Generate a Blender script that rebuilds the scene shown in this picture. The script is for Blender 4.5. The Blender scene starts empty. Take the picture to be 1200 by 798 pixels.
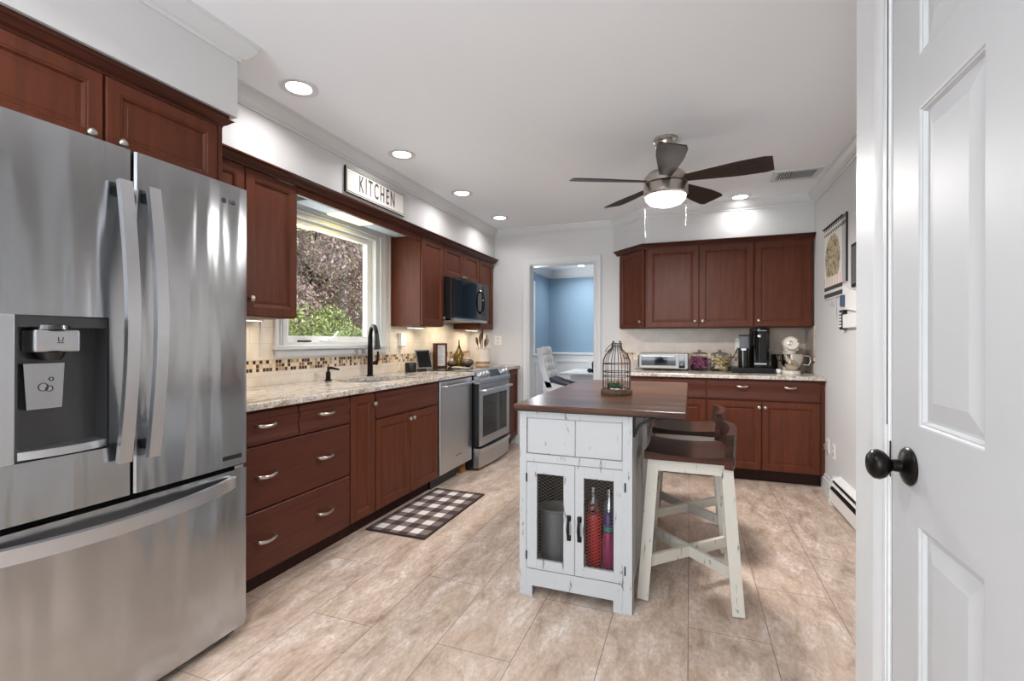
import bpy, bmesh, math, random
from math import sin, cos, pi, radians as R
from mathutils import Vector, Matrix
random.seed(7)
S = bpy.context.scene
C = S.collection

# ------------------------------------------------------------ camera
cd = bpy.data.cameras.new('camera'); cam = bpy.data.objects.new('camera', cd); C.objects.link(cam)
cd.sensor_width = 36; cd.lens = 36*557.4/1200; cd.clip_start = .02; cd.clip_end = 200
cam.matrix_world = Matrix.Translation((0, 0, 1.2)) @ Matrix.Rotation(.35806, 4, 'Z') @ Matrix.Rotation(pi/2, 4, 'X') @ Matrix.Rotation(.0019, 4, 'Z')
S.camera = cam
# ------------------------------------------------------------ world, sun, large lights, exposure
S.view_settings.view_transform = 'Standard'; S.view_settings.look = 'None'
S.view_settings.gamma = 1; S.view_settings.use_curve_mapping = False
S.view_settings.exposure = 0.38
W = bpy.data.worlds.new('world'); S.world = W; W.use_nodes = True
wn = W.node_tree.nodes; bg = wn['Background']; bg.inputs[0].default_value = (.82, .90, 1, 1); bg.inputs[1].default_value = 1.6
sd = bpy.data.lights.new('sun', 'SUN'); sd.energy = 5.5; sd.angle = .2; sd.color = (1, .96, .9)
sun = bpy.data.objects.new('sun', sd); C.objects.link(sun); sun.rotation_euler = (R(-25), R(48), 0)
def area(name, loc, rot, sx, sy, e, col=(1, 1, 1), parent=None):
    l = bpy.data.lights.new(name, 'AREA'); l.shape = 'RECTANGLE'; l.size = sx; l.size_y = sy; l.energy = e; l.color = col
    o = bpy.data.objects.new(name, l); C.objects.link(o); o.location = loc; o.rotation_euler = rot
    return o
area('rear_fill_light', (-1.1, -2.55, 1.45), (R(112), 0, 0), 2.2, 1.7, 92, (.86, .94, 1))  # unseen fill light added behind the camera, tilted up to brighten the ceiling
area('kitchen_window_light', (-2.62, 2.85, 1.62), (0, R(-90), 0), .75, .8, 6, (.90, .96, 1))
area('dining_window_light', (-2.35, 7.0, 1.6), (0, R(-90), 0), 1.3, 1.2, 34, (.93, .97, 1))
LAMP_E, LAMP_COL = 2.8, (1, .985, .975)

# ------------------------------------------------------------ helpers
class F:
    """local frame: a along the run, b outwards from the face, c up"""
    def __init__(s, ox, oy, ang, oz=0): s.o = Vector((ox, oy, oz)); a = R(ang); s.u = Vector((cos(a), sin(a), 0)); s.n = Vector((sin(a), -cos(a), 0))
    def __call__(s, a, b, c): return s.o + s.u*a + s.n*b + Vector((0, 0, c))
WF = lambda a, b, c: Vector((a, b, c))
LF = F(0, 0, 90)        # a = world Y, b = world X
BF = F(0, 0, 0)         # a = world X, b = -world Y

class MB:
    def __init__(s, fr=WF): s.bm = bmesh.new(); s.f = fr
    def v(s, a, b, c): return s.bm.verts.new(s.f(a, b, c))
    def box(s, a0, a1, b0, b1, c0, c1, bev=0):
        vs = [s.v(a, b, c) for a in (a0, a1) for b in (b0, b1) for c in (c0, c1)]
        fs = [s.bm.faces.new([vs[i] for i in q]) for q in ((0,1,3,2),(4,6,7,5),(0,4,5,1),(2,3,7,6),(0,2,6,4),(1,5,7,3))]
        if bev:
            es = list({e for f in fs for e in f.edges})
            bmesh.ops.bevel(s.bm, geom=es, offset=bev, segments=2, affect='EDGES', profile=.5)
        return s
    def rings(s, a0, a1, c0, c1, prof, close=True):
        """concentric rectangles (inset, b)"""
        last = None
        for ins, b in prof:
            r = [s.v(a0+ins, b, c0+ins), s.v(a1-ins, b, c0+ins), s.v(a1-ins, b, c1-ins), s.v(a0+ins, b, c1-ins)]
            if last:
                for i in range(4): s.bm.faces.new([last[i], last[(i+1)%4], r[(i+1)%4], r[i]])
            else: first = r
            last = r
        s.bm.faces.new(last)
        if close: s.bm.faces.new(first[::-1])
        return s
    def prof(s, a0, a1, pts, cap=True):
        """profile pts (b,c) swept along a"""
        A = [s.v(a0, b, c) for b, c in pts]; B = [s.v(a1, b, c) for b, c in pts]; n = len(pts)
        for i in range(n): s.bm.faces.new([A[i], A[(i+1)%n], B[(i+1)%n], B[i]])
        if cap: s.bm.faces.new(A[::-1]); s.bm.faces.new(B)
        return s
    def poly(s, pts, c0, c1):
        """polygon (a,b) extruded in c"""
        A = [s.v(a, b, c0) for a, b in pts]; B = [s.v(a, b, c1) for a, b in pts]; n = len(pts)
        for i in range(n): s.bm.faces.new([A[i], A[(i+1)%n], B[(i+1)%n], B[i]])
        s.bm.faces.new(A[::-1]); s.bm.faces.new(B); return s
    def polyb(s, pts, b0, b1):
        """polygon (a,c) extruded in b"""
        A = [s.v(a, b0, c) for a, c in pts]; B = [s.v(a, b1, c) for a, c in pts]; n = len(pts)
        for i in range(n): s.bm.faces.new([A[i], A[(i+1)%n], B[(i+1)%n], B[i]])
        s.bm.faces.new(A[::-1]); s.bm.faces.new(B); return s
    def tube(s, pts, r, seg=8, cap=True, sq=None, closed=False):
        P = [s.f(*p) for p in pts]; n = len(P); last = None; up = None; rings = []
        for i, p in enumerate(P):
            if closed: d = P[(i+1)%n]-P[i-1]
            else: d = (P[min(i+1, n-1)]-P[max(i-1, 0)])
            d.normalize()
            if up is None: up = Vector((0, 0, 1)) if abs(d.z) < .9 else Vector((1, 0, 0))
            x = d.cross(up); 
            if x.length < 1e-5: x = d.cross(Vector((0,1,0)))
            x.normalize(); y = x.cross(d); up = y
            rr = r[i] if isinstance(r, (list, tuple)) else r
            k1, k2 = sq if sq else (1, 1)
            rings.append([s.bm.verts.new(p + x*cos(2*pi*j/seg+pi/seg)*rr*k1 + y*sin(2*pi*j/seg+pi/seg)*rr*k2) for j in range(seg)])
        for i in range(n if closed else n-1):
            A, B = rings[i], rings[(i+1)%n]
            for j in range(seg): s.bm.faces.new([A[j], A[(j+1)%seg], B[(j+1)%seg], B[j]])
        if cap and not closed: s.bm.faces.new(rings[0][::-1]); s.bm.faces.new(rings[-1])
        return s
    def lathe(s, ctr, prof, seg=24, axis='c', rib=None):
        """prof: list of (r, h) along axis from ctr"""
        rows = []
        for r, h in prof:
            row = []
            for j in range(seg):
                t = 2*pi*j/seg; rr = r*(1+(rib[1]*abs(cos(rib[0]*t/2)) if rib else 0))
                x, y = rr*cos(t), rr*sin(t)
                a, b, c = ctr
                if axis == 'c': q = (a+x, b+y, c+h)
                elif axis == 'b': q = (a+x, b+h, c+y)
                else: q = (a+h, b+x, c+y)
                row.append(s.v(*q))
            rows.append(row)
        for A, B in zip(rows, rows[1:]):
            for j in range(seg): s.bm.faces.new([A[j], A[(j+1)%seg], B[(j+1)%seg], B[j]])
        if prof[0][0] > 1e-6: s.bm.faces.new(rows[0][::-1])
        if prof[-1][0] > 1e-6: s.bm.faces.new(rows[-1])
        return s
    def beam(s, p0, p1, w, t, side=None):
        """square-cut bar between two points, w across 'side' direction, t the other"""
        p0, p1 = Vector(p0), Vector(p1); d = (p1-p0).normalized(); sd_ = Vector(side or (1,0,0)); sd_ = (sd_-d*sd_.dot(d)).normalized(); q = d.cross(sd_)
        vs = [s.v(*(p+sd_*(i*w/2)+q*(j*t/2))) for p in (p0, p1) for i in (-1, 1) for j in (-1, 1)]
        for k in ((0,1,3,2),(4,6,7,5),(0,4,5,1),(2,3,7,6),(0,2,6,4),(1,5,7,3)): s.bm.faces.new([vs[i] for i in k])
        return s
    def build(s, name, m, parent=None, smooth=None, uv=False):
        bmesh.ops.remove_doubles(s.bm, verts=s.bm.verts, dist=1e-6)
        bmesh.ops.recalc_face_normals(s.bm, faces=s.bm.faces)
        me = bpy.data.meshes.new(name); s.bm.to_mesh(me); s.bm.free()
        if m: me.materials.append(m)
        if smooth:
            for p in me.polygons: p.use_smooth = True
            me.set_sharp_from_angle(angle=R(smooth))
        return link(name, me, parent)
def rootloc(o):
    while o.parent: o = o.parent
    return o.location.copy()
def link(name, me, parent=None):
    o = bpy.data.objects.new(name, me); C.objects.link(o)
    if parent:
        o.parent = parent
        if not parent.parent: o.matrix_parent_inverse = Matrix.Translation(-parent.location)
    return o
def thing(name, label, cat, loc=(0, 0, 0), group=None):
    o = bpy.data.objects.new(name, None); C.objects.link(o); o.location = loc; o.empty_display_size = .05
    o['label'] = label; o['category'] = cat
    if group: o['group'] = group
    return o
def tag(o, label, cat, group=None):
    o['label'] = label; o['category'] = cat
    if group: o['group'] = group
    return o
def struct(o): o['kind'] = 'structure'; return o
def copy_tree(o, parent=None):
    c = o.copy(); C.objects.link(c)
    if parent: c.parent = parent
    for ch in list(o.children): copy_tree(ch, c)
    return c
def text(name, s, size, mtx, m, parent, ext=.001, sx=1.0, space=1.0, align='CENTER', bold=0):
    cu = bpy.data.curves.new(name, 'FONT'); cu.body = s; cu.size = size; cu.extrude = ext; cu.align_x = align; cu.align_y = 'CENTER'; cu.space_character = space; cu.offset = size*bold; cu.resolution_u = 3
    t = bpy.data.objects.new('tmp', cu); C.objects.link(t)
    dg = bpy.context.evaluated_depsgraph_get(); me = bpy.data.meshes.new_from_object(t.evaluated_get(dg)); bpy.data.objects.remove(t)
    me.transform(mtx @ Matrix.Diagonal((sx, 1, 1, 1))); me.materials.clear(); me.materials.append(m)
    return link(name, me, parent)
def tm(fr, a, b, c):   # text matrix: x along u, y up, z outwards
    o = fr(a, b, c); u = fr.u; n = fr.n
    return Matrix(((u.x, 0, n.x, o.x), (u.y, 0, n.y, o.y), (u.z, 1, n.z, o.z), (0, 0, 0, 1)))

# ------------------------------------------------------------ materials
def srgb(r, g, b):
    f = lambda x: (x/255/12.92 if x/255 <= .04045 else ((x/255+.055)/1.055)**2.4)
    return (f(r), f(g), f(b), 1)
def mat(name, col, rough=.5, metal=0, **kw):
    m = bpy.data.materials.new(name); m.use_nodes = True; b = m.node_tree.nodes['Principled BSDF']
    b.inputs['Base Color'].default_value = col; b.inputs['Roughness'].default_value = rough; b.inputs['Metallic'].default_value = metal
    for k, v in kw.items(): b.inputs[k].default_value = v
    return m
class N:
    def __init__(s, m): s.m = m; s.t = m.node_tree; s.b = s.t.nodes['Principled BSDF']
    def n(s, ty, **kw):
        x = s.t.nodes.new(ty)
        for k, v in kw.items():
            if k.startswith('_'): x.inputs[k[1:].replace('_', ' ')].default_value = v
            else: setattr(x, k, v)
        return x
    def l(s, a, b): s.t.links.new(a, b)
    def coord(s, scale=(1,1,1), rot=(0,0,0), which='Object', loc=(0,0,0)):
        tc = s.n('ShaderNodeTexCoord'); mp = s.n('ShaderNodeMapping'); mp.inputs['Scale'].default_value = scale; mp.inputs['Rotation'].default_value = rot; mp.inputs['Location'].default_value = loc
        s.l(tc.outputs[which], mp.inputs[0]); return mp.outputs[0]
    def noise(s, vec, sc, det=4, rough=.5, dist=0):
        x = s.n('ShaderNodeTexNoise'); x.inputs['Scale'].default_value = sc; x.inputs['Detail'].default_value = det; x.inputs['Roughness'].default_value = rough; x.inputs['Distortion'].default_value = dist
        s.l(vec, x.inputs['Vector']); return x.outputs['Fac']
    def ramp(s, fac, stops, interp='LINEAR'):
        x = s.n('ShaderNodeValToRGB'); e = x.color_ramp.elements; x.color_ramp.interpolation = interp
        while len(e) < len(stops): e.new(.5)
        for i, (p, c) in enumerate(stops): e[i].position = p; e[i].color = c
        s.l(fac, x.inputs[0]); return x.outputs[0]
    def mix(s, fac, a, b, mode='MIX'):
        x = s.n('ShaderNodeMix', data_type='RGBA', blend_type=mode)
        for i, q in ((0, fac), (6, a), (7, b)):
            if isinstance(q, (float, int)): x.inputs[i].default_value = q
            elif isinstance(q, tuple): x.inputs[i].default_value = q
            else: s.l(q, x.inputs[i])
        return x.outputs[2]
    def math(s, op, a, b=None, c=None):
        x = s.n('ShaderNodeMath', operation=op)
        for i, q in enumerate((a, b, c)):
            if q is None: continue
            if isinstance(q, (float, int)): x.inputs[i].default_value = q
            else: s.l(q, x.inputs[i])
        return x.outputs[0]
    def bump(s, h, st=.2, d=.01):
        x = s.n('ShaderNodeBump'); x.inputs['Strength'].default_value = st; x.inputs['Distance'].default_value = d
        s.l(h, x.inputs['Height']); s.l(x.outputs[0], s.b.inputs['Normal']); return x
    def col(s, o): s.l(o, s.b.inputs['Base Color'])
def g(v): return (v, v, v, 1)
def wood(name, dark, light, rough=.42, axis='z', sc=1, coat=.0, spec=.22, lo=.3, hi=.72, blot=.35):
    m = mat(name, light, rough); x = N(m)
    s = {'z': (9, 9, .9), 'h': (1.2, 1.2, 22), 'y': (14, .8, 14), 'x': (.8, 14, 14)}[axis]
    v = x.coord(tuple(q*sc for q in s)); f = x.noise(v, 3.2, 5, .6, .6); f2 = x.noise(x.coord((1.5, 1.5, 1.5)), 2.2, 2)
    c = x.ramp(f, [(lo, dark), (hi, light)]); c2 = x.mix(x.math('MULTIPLY', f2, blot), c, dark, 'MIX'); x.col(c2)
    x.b.inputs['Specular IOR Level'].default_value = spec; x.b.inputs['Coat Weight'].default_value = coat; x.b.inputs['Coat Roughness'].default_value = .25
    x.bump(f, .06, .002); return m
M = {}
def paint(name, c, rough=.6, b=.03):
    m = mat(name, c, rough); x = N(m); x.bump(x.noise(x.coord(), 220, 2), b, .002); return m
M['wall'] = paint('wall_paint_warm_grey', srgb(206, 205, 205), .7)
M['ceil'] = paint('ceiling_paint', srgb(238, 241, 246), .85)
M['trim'] = paint('white_trim_paint', srgb(210, 211, 212), .4)
M['door'] = mat('white_door_paint', srgb(184, 185, 187), .48); x = N(M['door']); x.bump(x.noise(x.coord((14, 14, 1.2)), 5, 5, .6, .8), .08, .002)
M['blue'] = paint('blue_wall_paint', srgb(125, 152, 174), .65)
M['wood'] = wood('cherry_wood', srgb(77, 38, 23), srgb(100, 51, 31))
M['woodb'] = wood('cherry_wood_drawer', srgb(72, 37, 27), srgb(90, 48, 36), axis='h')
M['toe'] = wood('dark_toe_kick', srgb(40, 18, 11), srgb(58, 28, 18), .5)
M['crownw'] = wood('dark_cherry_crown', srgb(56, 28, 19), srgb(86, 44, 31), .35, 'h')
M['dkwood'] = wood('dark_walnut_top', srgb(34, 17, 10), srgb(104, 66, 45), .28, 'x', .5, .0, .22, .40, .64, .2)
M['seatwood'] = wood('dark_seat_wood', srgb(34, 17, 11), srgb(80, 46, 33), .32, 'x', .6, .0, .18, .38, .66, .2)
M['blackm'] = mat('black_metal', srgb(26, 25, 25), .42, .6)
M['bronze'] = mat('oil_rubbed_bronze', srgb(30, 26, 25), .3, .8)
M['black'] = mat('black_plastic', srgb(20, 20, 22), .35)
M['gloss'] = mat('black_glass', srgb(10, 10, 12), .06, 0, **{'Specular IOR Level': .6})
M['smoke'] = mat('smoked_door_glass', srgb(16, 17, 19), .05, 0, **{'Specular IOR Level': .45})
M['nickel'] = mat('satin_nickel', srgb(190, 182, 174), .28, 1)
M['chrome'] = mat('chrome', srgb(215, 215, 215), .1, 1)
M['white'] = mat('white_plastic', srgb(232, 231, 228), .4)
M['cream'] = mat('cream_enamel', srgb(226, 216, 200), .25, 0, **{'Coat Weight': .5})
M['rubber'] = mat('dark_gasket_and_gap', srgb(22, 22, 23), .7)
M['grey'] = mat('grey_plastic', srgb(120, 120, 122), .45)
def glass(name, col=(1, 1, 1, 1), rough=.02):
    m = mat(name, col, rough, 0, **{'Transmission Weight': 1.0, 'IOR': 1.1}); return m
m = M['pane'] = bpy.data.materials.new('window_glass'); m.use_nodes = True; t = m.node_tree; t.nodes.clear()
o_ = t.nodes.new('ShaderNodeOutputMaterial'); a_ = t.nodes.new('ShaderNodeBsdfTransparent'); b_ = t.nodes.new('ShaderNodeBsdfGlossy'); b_.inputs['Roughness'].default_value = .02
x_ = t.nodes.new('ShaderNodeMixShader'); x_.inputs[0].default_value = .05; t.links.new(a_.outputs[0], x_.inputs[1]); t.links.new(b_.outputs[0], x_.inputs[2]); t.links.new(x_.outputs[0], o_.inputs[0])
M['glass'] = glass('clear_jar_glass')
def steel(name, base=.50, rough=.30, wav=.3, scale=(1, 1, 1), brush=(3, 3, 260)):
    m = mat(name, (base*.97, base*.99, base*1.02, 1), rough, 1); x = N(m)
    f = x.noise(x.coord(brush), 4, 3, .6); r_ = x.math('MULTIPLY_ADD', f, .04, rough-.02); x.l(r_, x.b.inputs['Roughness'])
    b1 = x.n('ShaderNodeBump'); b1.inputs['Strength'].default_value = wav; b1.inputs['Distance'].default_value = .03
    w = x.noise(x.coord(scale), 2.2, 1.5, .4, .3); x.l(w, b1.inputs['Height'])
    b2 = x.n('ShaderNodeBump'); b2.inputs['Strength'].default_value = .008; b2.inputs['Distance'].default_value = .0005
    x.l(f, b2.inputs['Height']); x.l(b1.outputs[0], b2.inputs['Normal']); x.l(b2.outputs[0], x.b.inputs['Normal'])
    return m
M['steel'] = steel('stainless_steel_fridge', .45, .20, .55, (2.2, 4.0, .5))
M['steel2'] = steel('stainless_steel', .52, .30, .05, (2, 2, 1))
M['steelh'] = mat('handle_steel', srgb(200, 202, 206), .3, 1)
M['dsteel'] = steel('black_stainless', .10, .25, .08, (2, 2, 1))
# floor tile
m = M['floor'] = mat('beige_stone_tile', srgb(176, 155, 138), .34); x = N(m)
v = x.coord(loc=(.005, 0, 0), rot=(0, 0, 0)); sp = x.n('ShaderNodeSeparateXYZ'); x.l(v, sp.inputs[0])
cb = x.n('ShaderNodeCombineXYZ'); x.l(sp.outputs[1], cb.inputs[0]); x.l(sp.outputs[0], cb.inputs[1])
mp = x.n('ShaderNodeMapping'); mp.inputs['Location'].default_value = (.20, 0, 0); x.l(cb.outputs[0], mp.inputs[0])
br = x.n('ShaderNodeTexBrick'); br.offset = .5; x.l(mp.outputs[0], br.inputs['Vector'])
for k, q in (('Scale', 1), ('Mortar Size', .0016), ('Mortar Smooth', .1), ('Bias', 0), ('Brick Width', .93), ('Row Height', .31)): br.inputs[k].default_value = q
br.inputs['Color1'].default_value = g(.42); br.inputs['Color2'].default_value = g(.58); br.inputs['Mortar'].default_value = g(0)
n1 = x.noise(x.coord((1, .38, 1), rot=(0, 0, .5)), 11, 8, .72, .5); n2 = x.noise(x.coord(), 2.1, 3); n3 = x.noise(x.coord((1, .5, 1), rot=(0, 0, .5)), 60, 4, .7)
c = x.ramp(n1, [(.34, srgb(148, 126, 110)), (.45, srgb(186, 166, 150)), (.54, srgb(203, 184, 169)), (.66, srgb(224, 212, 202))])
c = x.mix(x.ramp(n3, [(.42, g(0)), (.66, g(.55))]), c, srgb(156, 134, 118)); c = x.mix(x.ramp(n2, [(.4, g(0)), (.7, g(.28))]), c, srgb(200, 168, 142))
c = x.mix(.12, c, br.outputs['Color'], 'OVERLAY'); c = x.mix(br.outputs['Fac'], c, srgb(120, 103, 90)); x.col(c)
hh = x.math('SUBTRACT', x.math('MULTIPLY', n1, .35), br.outputs['Fac']); x.bump(hh, .18, .002); x.l(x.math('MULTIPLY_ADD', n1, .25, .22), x.b.inputs['Roughness'])
# granite
m = M['granite'] = mat('beige_granite', srgb(190, 175, 160), .18); x = N(m)
v = x.coord(); w = x.noise(x.coord((1, .5, 1)), 7, 6, .7, 1.4); sp_ = x.noise(v, 85, 4, .7); sp2 = x.noise(v, 38, 3, .6, .5)
c = x.ramp(w, [(.32, srgb(128, 108, 94)), (.45, srgb(190, 174, 158)), (.55, srgb(210, 204, 197)), (.64, srgb(160, 160, 163)), (.8, srgb(150, 124, 104))])
c = x.mix(x.ramp(sp_, [(.52, g(0)), (.60, g(.75))]), c, srgb(88, 70, 60)); c = x.mix(x.ramp(sp2, [(.58, g(0)), (.66, g(.7))]), c, srgb(228, 222, 212)); x.col(c)
# tile with mosaic band.  uses object coords (h along the wall, z up)
def tile(name, haxis, ca, cb2, cg):
    m = mat(name, srgb(222, 206, 182), .3); x = N(m); sp = x.n('ShaderNodeSeparateXYZ'); x.l(x.coord(), sp.inputs[0])
    h = sp.outputs[haxis]; z = sp.outputs[2]
    cb = x.n('ShaderNodeCombineXYZ'); x.l(h, cb.inputs[0]); x.l(x.math('SUBTRACT', z, 1.075), cb.inputs[1])
    br = x.n('ShaderNodeTexBrick'); br.offset = .5; x.l(cb.outputs[0], br.inputs['Vector'])
    for k, q in (('Scale', 1), ('Mortar Size', .0015), ('Mortar Smooth', .2), ('Bias', 0), ('Brick Width', .305), ('Row Height', .102)): br.inputs[k].default_value = q
    n = x.noise(x.coord(), 9, 4); base = x.ramp(n, [(.3, ca), (.7, cb2)])
    base = x.mix(x.math('MULTIPLY', br.outputs['Fac'], .8), base, cg)
    S_ = .0245
    hi = x.math('FLOOR', x.math('DIVIDE', h, S_)); zz = x.math('SUBTRACT', z, 1.0005); zi = x.math('FLOOR', x.math('DIVIDE', zz, S_))
    c2 = x.n('ShaderNodeCombineXYZ'); x.l(hi, c2.inputs[0]); x.l(zi, c2.inputs[1]); wn_ = x.n('ShaderNodeTexWhiteNoise', noise_dimensions='2D'); x.l(c2.outputs[0], wn_.inputs['Vector'])
    mc = x.ramp(wn_.outputs['Value'], [(0, srgb(70, 42, 30)), (.18, srgb(214, 194, 164)), (.42, srgb(176, 146, 116)), (.60, srgb(228, 212, 188)), (.80, srgb(44, 28, 24)), (.9, srgb(150, 110, 82))], 'CONSTANT')
    fh = x.math('FRACT', x.math('DIVIDE', h, S_)); fz = x.math('FRACT', x.math('DIVIDE', zz, S_))
    gr = x.math('MAXIMUM', x.math('GREATER_THAN', x.math('ABSOLUTE', x.math('SUBTRACT', fh, .5)), .43), x.math('GREATER_THAN', x.math('ABSOLUTE', x.math('SUBTRACT', fz, .5)), .43))
    mc = x.mix(gr, mc, srgb(206, 188, 160))
    band = x.math('MULTIPLY', x.math('GREATER_THAN', z, 1.0005), x.math('LESS_THAN', z, 1.074))
    x.col(x.mix(band, base, mc)); x.bump(x.math('SUBTRACT', 1, x.math('MAXIMUM', br.outputs['Fac'], x.math('MULTIPLY', band, gr))), .25, .002); return m
M['tileL'] = tile('cream_wall_tile_left', 1, srgb(216, 204, 188), srgb(232, 222, 206), srgb(198, 182, 160)); M['tileB'] = tile('shaded_cream_tile_back', 0, srgb(180, 163, 148), srgb(198, 183, 168), srgb(172, 154, 138))  # back tile is a darker copy, with shade under the cabinets in its colour
# distressed white
def distressed(name, base, sc=1.0, thr=.605):
    m = mat(name, base, .55); x = N(m)
    f = x.noise(x.coord((9*sc, 9*sc, 2.0*sc)), 3.4, 6, .62, .2); f2 = x.noise(x.coord((40, 40, 6)), 3, 3)
    k = x.ramp(f, [(thr, g(0)), (thr+.035, g(.9))]); n3 = x.noise(x.coord((30, 30, 3)), 2, 4)
    c = x.mix(x.math('MULTIPLY', n3, .22), base, srgb(188, 186, 182)); x.col(x.mix(x.math('MULTIPLY', k, x.ramp(f2, [(.35, g(.1)), (.55, g(1))])), c, srgb(96, 88, 82)))
    x.bump(f2, .08, .002); return m
M['dist'] = distressed('distressed_white_paint', srgb(176, 178, 180)); M['distc'] = distressed('distressed_cream_paint', srgb(196, 190, 178), 1.4, .625)
def emit(name, col, st):
    m = mat(name, col, .5); m.node_tree.nodes['Principled BSDF'].inputs['Emission Color'].default_value = col; m.node_tree.nodes['Principled BSDF'].inputs['Emission Strength'].default_value = st; return m
M['lamp'] = emit('lamp_lens', (1, .97, .93, 1), 9); M['warm'] = emit('warm_lamp_lens', (1, .90, .42, 1), 1.0)
# ------------------------------------------------------------ room dimensions
XW, XR, YB, ZC = -2.5, 1.03, 5.21, 2.495
XS, YS = -2.17, 4.87           # soffit faces

def wall_holes(fr, a0, a1, c0, c1, b0, b1, holes):
    mb = MB(fr); xs = sorted({a0, a1, *[h[0] for h in holes], *[h[1] for h in holes]}); zs = sorted({c0, c1, *[h[2] for h in holes], *[h[3] for h in holes]})
    for i in range(len(xs)-1):
        for j in range(len(zs)-1):
            cx, cz = (xs[i]+xs[i+1])/2, (zs[j]+zs[j+1])/2
            if any(h[0] < cx < h[1] and h[2] < cz < h[3] for h in holes): continue
            mb.box(xs[i], xs[i+1], b0, b1, zs[j], zs[j+1])
    return mb
# floor / ceiling
struct(MB().box(XW-.12, 1.2, -2.75, 9.0, -.06, 0).build('floor', M['floor']))
struct(MB().box(XW-.12, 1.2, -2.75, 9.0, ZC, ZC+.06).build('ceiling', M['ceil']))
WIN = (2.385, 3.42, 1.165, 2.075)
struct(wall_holes(LF, -2.75, YB+.12, 0, ZC, XW-.12, XW, [WIN]).build('wall_left', M['wall']))
struct(wall_holes(BF, XW-.12, 1.2, 0, ZC, -(YB+.12), -YB, [(-1.745, -.975, 0, 2.075)]).build('wall_back', M['wall']))
struct(MB().box(XR, XR+.12, 1.6, YB, 0, ZC).build('wall_right', M['wall']))
# closet wall beside the camera with the door opening
struct(wall_holes(LF, -2.75, 1.655, 0, ZC, .47, .59, [(.585, 1.40, 0, 2.06)]).build('wall_near_right', M['wall']))
struct(MB().box(.59, 1.2, 1.535, 1.655, 0, ZC).build('wall_closet', M['wall']))
struct(wall_holes(BF, XW-.12, .59, 0, ZC, 2.63, 2.75, [(-2.2, 0, .6, 2.3)]).build('wall_rear', M['wall']))
# dining room
struct(wall_holes(LF, YB+.12, 8.75, 0, ZC, XW-.12, XW+.02, [(6.2, 7.62, .98, 2.13)]).build('wall_dining_left', M['blue']))
struct(MB().box(XW, 1.2, 8.62, 8.75, 0, ZC).build('wall_dining_back', M['blue']))
struct(MB().box(1.08, 1.2, YB+.12, 8.62, 0, ZC).build('wall_dining_right', M['blue']))
# soffits
so = MB(LF).box(1.523, YB, XW, XS, 2.15, ZC); struct(so.build('wall_soffit_left', M['wall']))
struct(MB(LF).box(-2.6, 1.523, XW, -1.85, 2.168, ZC).build('wall_soffit_fridge', M['wall']))
DX0, DX1 = -.775, -.415
struct(MB().poly([(DX0, YB), (DX1, YS), (XR, YS), (XR, YB)], 2.15, ZC).build('wall_soffit_back', M['wall']))
# crown mouldings
def crown_run(name, pts, n, m=None, z0=2.413, z1=ZC, d=.068):
    """pts: polyline on the wall face (interior to the left of travel when n=1)"""
    prof = [(0, z0), (.008, z0), (.012, z0+.012), (.022, z0+.016), (.04, z0+.034), (.054, z0+.056), (.058, z0+.066), (.066, z0+.07), (d, z1), (0, z1)]
    bm = bmesh.new(); P = [Vector((x, y)) for x, y in pts]; rows = []
    for i, p in enumerate(P):
        ds = []
        if i > 0: ds.append((P[i]-P[i-1]).normalized())
        if i < len(P)-1: ds.append((P[i+1]-P[i]).normalized())
        ns = [Vector((-q.y, q.x))*n for q in ds]
        if len(ns) == 2: b = (ns[0]+ns[1]); b = b/(1+ns[0].dot(ns[1]))
        else: b = ns[0]
        rows.append([bm.verts.new((p.x+b.x*o, p.y+b.y*o, z)) for o, z in prof])
    k = len(prof)
    for A, B in zip(rows, rows[1:]):
        for j in range(k): bm.faces.new([A[j], A[(j+1)%k], B[(j+1)%k], B[j]])
    bm.faces.new(rows[0][::-1]); bm.faces.new(rows[-1])
    mb = MB(); mb.bm.free(); mb.bm = bm; return mb.build(name, m or M['trim'])
struct(crown_run('trim_1', [(-1.85, -2.6), (-1.85, 1.523), (XS, 1.523), (XS, YB), (DX0, YB), (DX1, YS), (XR, YS), (XR, 1.655)], -1))
struct(crown_run('trim_2', [(XW+.02, YB+.12), (XW+.02, 8.62), (1.08, 8.62)], -1, z0=2.36, d=.1))
# baseboards
def baseb(name, fr, a0, a1, b): struct(MB(fr).prof(a0, a1, [(b, 0), (b+.016, 0), (b+.016, .095), (b+.01, .105), (b+.008, .125), (b, .13)]).build(name, M['trim']))
baseb('baseboard_right', F(XR, 0, -90), -4.575, -4.08, 0)
baseb('baseboard_back', BF, -1.90, -1.82, -YB); baseb('baseboard_back_2', BF, -.90, -.52, -YB)
baseb('baseboard_closet', F(0, 1.655, 180), -1.0, -.59, 0)
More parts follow.
